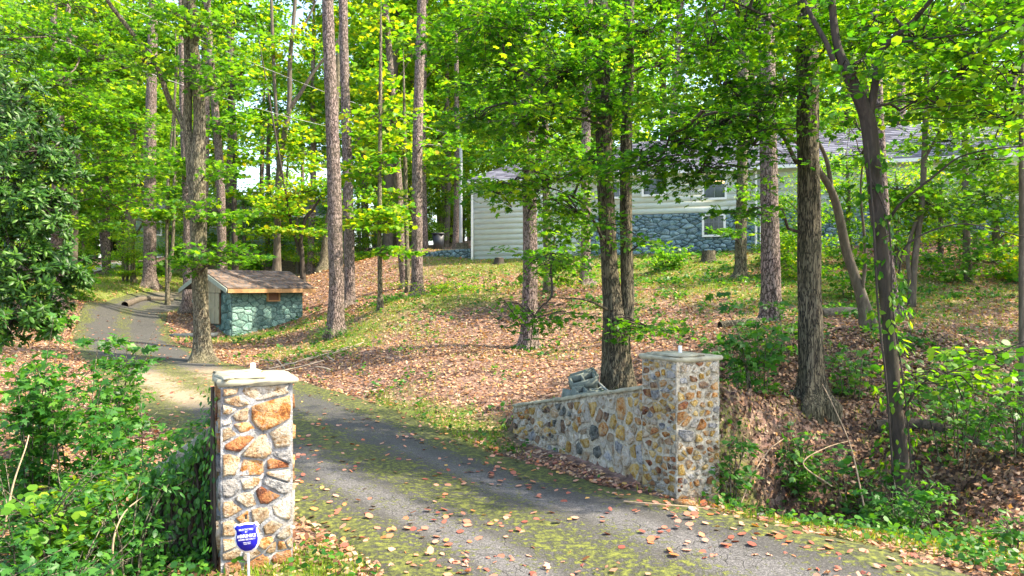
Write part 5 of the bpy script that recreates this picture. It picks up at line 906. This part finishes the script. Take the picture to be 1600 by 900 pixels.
# ---------------- sign ----------------
sb_=np.array([-1.985,5.28,RH(-1.985,5.28)]); sg=thing('security_sign','blue shield shaped security sign with white border on a post before the pillar','sign',sb_)
tilt=R(5); 
def shield(k,n=10):
    half=[(0,-1.0),(.28,-.97),(.62,-.80),(.88,-.48),(.96,-.12),(.90,.22),(.84,.45),(.86,.62),(1.0,.78),(.78,1.0),(.55,.93),(.28,.97),(0,1.0)]
    pts=half+[(-a,b) for a,b in half[-2:0:-1]]; return np.array(pts)*k
def place(uv,dep): 
    uv=np.asarray(uv,float); c,s=math.cos(tilt),math.sin(tilt); u=uv[:,0]*c-uv[:,1]*s; v=uv[:,0]*s+uv[:,1]*c
    q=np.stack([u*.98,dep+u*.10+0*u,v],-1); return q+np.array([0,0,.43-sb_[2]+.0])
def plate(nm,sc,d0,d1,mat):
    p_=shield(1)*sc; a=place(p_,d0); k=len(p_); b_=place(p_,d1); c0=place([[0,0]],d1); c1=place([[0,0]],d0); V=np.vstack([a,b_,c0,c1]); F4=[(i,(i+1)%k,k+(i+1)%k,k+i) for i in range(k)]; F3=[(k+i,k+(i+1)%k,2*k) for i in range(k)]+[((i+1)%k,i,2*k+1) for i in range(k)]
    return mk(nm,V,[np.array(F3),np.array(F4)],mat,sg)
white=NT('sign_white'); white.col((.82,.82,.82)); white=white.set(Roughness=.4); blue=NT('sign_blue'); blue.col((.008,.01,.42)); blue=blue.set(Roughness=.35)
plate('border',np.array([.098,.113]),.0,-.006,white); plate('face',np.array([.085,.100]),-.0062,-.009,blue)
def text(body_,size,u,v,bold=0.,wide=1.):
    cu=bpy.data.curves.new('lettering','FONT'); cu.body=body_; cu.size=size; cu.align_x='CENTER'; cu.align_y='CENTER'; cu.offset=bold; cu.resolution_u=3
    to=bpy.data.objects.new('tmp',cu); col.objects.link(to); bpy.context.view_layer.update(); me=bpy.data.meshes.new_from_object(to); bpy.data.objects.remove(to)
    V=np.array([list(q.co)[:2] for q in me.vertices]); V[:,0]*=wide; q=place(V+[u,v],-.0115)
    for vt,co in zip(me.vertices,q): vt.co=co
    me.name='lettering'; me.materials.clear(); me.materials.append(white); o=bpy.data.objects.new('lettering',me); col.objects.link(o); o.parent=sg; return o
text('PROTECTED',.019,0,.062,.0006); text('BY',.016,0,.044,.0006); text('BRINKS',.034,.010,.014,.0016,1.05); text('HOME SECURITY',.0165,.0,-.012,.0005,1.02)
g=G()
for k in range(3): u=-.070+.006*k; g.add(place([(u,.004),(u+.004,.004),(u+.008,.025),(u+.004,.025)],-.0115),[(0,1,2,3)])
g.build('emblem',white,sg); g=G()
for (u0,u1,v) in ((-.030,-.004,-.036),(.0,.026,-.036),(-.026,-.002,-.047),(.002,.024,-.047)): g.add(place([(u0,v),(u1,v),(u1,v+.004),(u0,v+.004)],-.0115),[(0,1,2,3)])
g.build('print_line',white,sg)
V,F=tube([(.008,.012,-.1),(.004,.012,.2),(0,.012,.5)],.009,8); mk('post',V,F,white,sg); V,F=tube([(-.012,.01,.53),(-.012,.01,.56)],.010,8); mk('clip',V,F,M['bark_dark'],sg)
# ---------------- cinder blocks ----------------
M['concrete']=simple('mossy_concrete',(.15,.175,.15),.95,.3,14,bump=.2); M['concrete2']=simple('pale_concrete',(.24,.26,.25),.95,.25,14,bump=.2)
def cinder(name,label,c,rot,mt,L=.39,Wd=.19,Hh=.19,holes=2):
    g=G(); th=.03; g.box((0,-Wd/2+th/2,0),(L,th,Hh)); g.box((0,Wd/2-th/2,0),(L,th,Hh))
    for k in range(holes+1): g.box((-L/2+th/2+(L-th)*k/holes,0,0),(th-.001,Wd-2*th-.001,Hh-.004))
    o=g.build(name,M[mt]); tag(o,label,'cinder block','cinder blocks piled by the twin stemmed tree' if 'Pile' in label else None) if 0 else tag(o,label,'cinder block'); o.location=c; o.rotation_euler=rot; return o
def cz(px,py,Y,up): q=P(px,py,Y); return (q[0],q[1],hz(q[0],q[1])+up)
cinder('cinder_block','dark cinder block at the back of the top of the leaning pile',cz(913,590,10.75,.36),(R(34),R(-14),R(14)),'concrete')
cinder('cinder_block','big mossy cinder block facing the front of the leaning pile',cz(911,595,10.45,.30),(R(32),R(-13),R(10)),'concrete')
cinder('cinder_block','pale cinder block tilted against the right of the pile',cz(936,600,10.5,.13),(R(35),R(30),R(-50)),'concrete2',.3)
cinder('cinder_block','small mossy block lowest and nearest the wall coping',cz(906,612,10.05,.10),(R(26),R(-4),R(25)),'concrete',.19,.19,.19,1)
cinder('cinder_block','cinder block lying under the middle of the pile',cz(922,604,10.35,.09),(R(5),R(0),R(5)),'concrete')
cinder('cinder_block','cinder block sticking out at the left of the pile',cz(891,600,10.55,.12),(R(8),R(10),R(75)),'concrete')
cinder('cinder_block','gray cinder block half buried in undergrowth at the bottom left',(-2.62,4.92,hz(-2.62,4.92)+.08),(R(10),R(-12),R(18)),'concrete2')
# stones by the roadside
def rock(name,label,c,size,mt,seed):
    rr=np.random.default_rng(seed); th=np.linspace(0,np.pi,8); ph=np.linspace(0,2*np.pi,12,endpoint=False); d=np.array([[math.sin(a)*math.cos(b),math.sin(a)*math.sin(b),math.cos(a)] for a in th for b in ph]); r=1+.35*(fbm(d[:,0]*1.7+seed,d[:,1]*1.7+d[:,2]*2.1,3,seed)-.5)*2
    V=np.sign(d)*np.abs(d)**.8*r[:,None]*np.array(size)/2; o=mk(name,V,[(i*12+j,(i+1)*12+j,(i+1)*12+(j+1)%12,i*12+(j+1)%12) for i in range(7) for j in range(12)],M[mt]); tag(o,label,'rock'); o.location=c; o.rotation_euler=(rr.normal()*.2,rr.normal()*.2,rr.random()*6); return o
for lab,a,s,mt,sd in [('ochre rock nearest the ditch beside the driveway edge',(1225,790,7.4),(.2,.16,.13),'s_ochre',1),('rounded tan rock in the weeds right of the ochre rock',(1287,800,7.3),(.19,.15,.13),'s_tan',2),('dark brown rock at the foot of the right gate pillar',(1150,790,7.5),(.16,.14,.09),'s_brown',3),('flat orange stone fallen at the corner of the right pillar',(1070,792,7.35),(.22,.16,.08),'s_orange',4),('small cream stone on the driveway edge by the right pillar',(1085,803,7.1),(.12,.1,.04),'s_cream',5),('tan rubble at the right corner of the gate pillar base',(1115,772,7.75),(.24,.2,.16),'s_tan',6),('small gray stone in the leaves by the ditch',(1190,805,7.25),(.12,.1,.07),'s_gray',7)]:
    q=P(*a); rock('rock',lab,(q[0],q[1],hz(q[0],q[1])+s[2]*.3),s,mt,sd)
# stumps and logs
M['cutwood']=simple('cut_wood',(.38,.27,.17),.9,.35,20)
def stump(lab,px,py,Yd,r,h,mt='bark_oak'):
    q=P(px,py,Yd); b=np.array([q[0],q[1],hz(q[0],q[1])]); e=thing('tree_stump',lab,'stump',b); V,F=tube([(0,0,-.1),(0,0,0),(0,0,h*.4),(0,0,h)],[r*1.3,r*1.2,r,r*.95],18,barkdisp('oak',int(px),.2)); mk('bark',V,F,M[mt],e,smooth=True)
    n=18; V=np.vstack([V[-18:]*[.97,.97,1]+[0,0,.004],[[0,0,h+.02]]]); mk('cut_face',V,np.array([(i,(i+1)%n,n) for i in range(n)]),M['cutwood'],e)
stump('weathered cut stump on the grass below the house stone wall',1107,405,27.5,.28,.42); stump('small ragged stump by the left house wing',780,412,31.5,.22,.25,'bark_dark'); stump('mossy stump left of the house corner above the retaining wall',722,390,38,.35,.35,'bark_light')
def log(lab,pts,r0,r1,mt,name='fallen_log',cat='log',up=.5):
    q=[]; 
    for i,(a,b,c) in enumerate(pts): w3=P(a,b,c); r=r0+(r1-r0)*i/(len(pts)-1); q.append((w3[0],w3[1],hz(w3[0],w3[1])+r*up))
    q=np.array(q); c=q.mean(0); pp=spline(q,.15); V,F=tube(pp-c,np.linspace(r0,r1,len(pp)),10 if r0>.04 else 6,barkdisp('smooth',int(pts[0][0]),.15)); ends=G().add(V,F)
    o=ends.build(name,M[mt],smooth=True); o.location=c; tag(o,lab,cat); return o
log('long dark rotten log lying across the right slope',[(1370,668,9.3),(1450,678,9.1),(1520,692,8.8),(1600,708,8.5)],.10,.07,'bark_dark')
log('pale fallen log leaning by the purplish pine',[(1125,508,14.5),(1160,502,14.6),(1195,490,14.9)],.11,.09,'bark_light')
log('brown log lying between the broad oak and forked tree',[(1285,498,13.8),(1320,500,13.8),(1345,498,14)],.12,.10,'bark_smooth')
log('thin fallen branch on the grass right of the house slope',[(1095,452,22),(1118,456,21.8),(1140,460,21.5)],.06,.03,'bark_smooth')
log('dark log at the far edge left of the driveway bend',[(195,458,31),(225,446,33),(270,440,34)],.15,.1,'bark_smooth')
rb2=np.random.default_rng(3); M['bleached']=simple('bleached_wood',(.36,.29,.21),.9,.2,15)
for k in range(11):
    a=rb2.uniform(395,520); b=555-(a-395)*.20+rb2.uniform(-10,14); l=rb2.uniform(25,60); an=rb2.uniform(-.25,.35)
    Yb=(CZ-.45)*FOC/(b-450)*.98; Yb=min(max(Yb,15),22)
    q0=P(a,b,18.8-k*.28); q1=q0+np.array([l/FOC*19*.9,rb2.uniform(-1.6,1.8),0]); pts=[]
    for t in (0,.5,1): c=q0+(q1-q0)*t; pts.append((c[0],c[1]+rb2.normal()*.05,hz(c[0],c[1])+.03+.03*k*.3+.10*t*(k%3==0)))
    pts=np.array(pts); c=pts.mean(0); V,F=tube(spline(pts,.2)-c,.017,5); o=mk('stick',V,F,M['bleached'],smooth=True); o.location=c; tag(o,'bleached stick in the brush pile right of the stout forked tree','stick','bleached sticks of the brush pile')
for lab,pts in (('bare arching twig standing in the ditch right of the pillar',[(1158,785,7.9,0),(1175,745,8.0,0),(1200,705,8.2,0),(1225,685,8.4,0)]),('bare curved cane between the ditch and the broad oak',[(1300,760,8.2,0),(1255,725,8.3,0),(1290,700,8.4,0),(1330,688,8.6,0)]),('tall thin brown cane leaning by the broad oak',[(1350,790,7.7,0),(1330,700,7.9,0),(1305,640,8.1,0),(1285,600,8.3,0)]),('pale dry cane arching over the lower left undergrowth',[(175,900,5.2,0),(178,840,5.2,0),(195,800,5.3,0),(225,775,5.4,0)]),('second dry cane leaning left in the lower undergrowth',[(5,840,5.5,0),(20,760,5.6,0),(40,700,5.7,0),(45,680,5.8,0)]),('thin dry twig lying along the driveway edge by the pillar',[(975,780,7.4,1),(1040,788,7.2,1),(1120,792,7.1,1)])):
    q=np.array([P(a,b,c) for a,b,c,_ in pts]); 
    if pts[0][3]: q[:,2]=[RH(a,b)+.02 for a,b in q[:,:2]]
    c=q.mean(0); pp=spline(q,.05); V,F=tube(pp-c,np.linspace(.010,.004,len(pp)),5); o=mk('twig',V,F,M['cutwood'],smooth=True); o.location=c; tag(o,lab,'twig')
# ---------------- trash can, pole, wires ----------------
q=P(685,394,38.2); tb=np.array([q[0],q[1],hz(q[0],q[1])]); tc=thing('trash_can','dark wheeled trash can above the blue retaining wall','trash can',tb); bl=simple('dark_plastic',(.015,.02,.03),.5,.2)
g=G(); V=np.array([(-.22,-.25,0),(.22,-.25,0),(.22,.25,0),(-.22,.25,0),(-.3,-.33,.88),(.3,-.33,.88),(.3,.33,.88),(-.3,.33,.88)]); g.add(V,[(0,3,2,1),(4,5,6,7),(0,1,5,4),(1,2,6,5),(2,3,7,6),(3,0,4,7)]); g.build('body',bl,tc)
g=G(); g.box((0,-.02,.93),(.66,.76,.07)); g.box((0,.36,.9),(.5,.06,.05)); g.build('lid',bl,tc)
for s_ in (-1,1): V,F=tube([(s_*.25,.27,.1),(s_*.31,.27,.1)],.1,12); mk('wheel',V,F,bl,tc)
q=P(720,385,40.5); ub=np.array([q[0],q[1],hz(q[0],q[1])]); up=thing('utility_pole','thin gray metal utility pole left of the house','pole',ub); pg=simple('gray_pole',(.4,.42,.42),.6,.15)
V,F=tube([(0,0,-.2),(0,0,4),(0,0,11.2-ub[2]+.1)],.10,10); mk('mast',V,F,pg,up); g=G(); g.box((0,-.13,11-ub[2]),(.14,.1,.16)); g.build('bracket',pg,up)
wm=simple('cable',(.3,.3,.32),.5,.1)
for lab,a,b,sag in [('overhead cable slanting down across the upper left sky',P(250,0,24),P(720,215,40.4),.8),('lower overhead cable running past the stout forked tree',P(240,70,26),P(718,232,40.4),1.2)]:
    a=a+(a-b)*.6; t=np.linspace(0,1,24)[:,None]; q=a+(b-a)*t; q[:,2]-=np.sin(t[:,0]*np.pi)*sag; c=q.mean(0); V,F=tube(q-c,.010,5); o=mk('overhead_cable',V,F,wm); o.location=c; tag(o,lab,'cable')
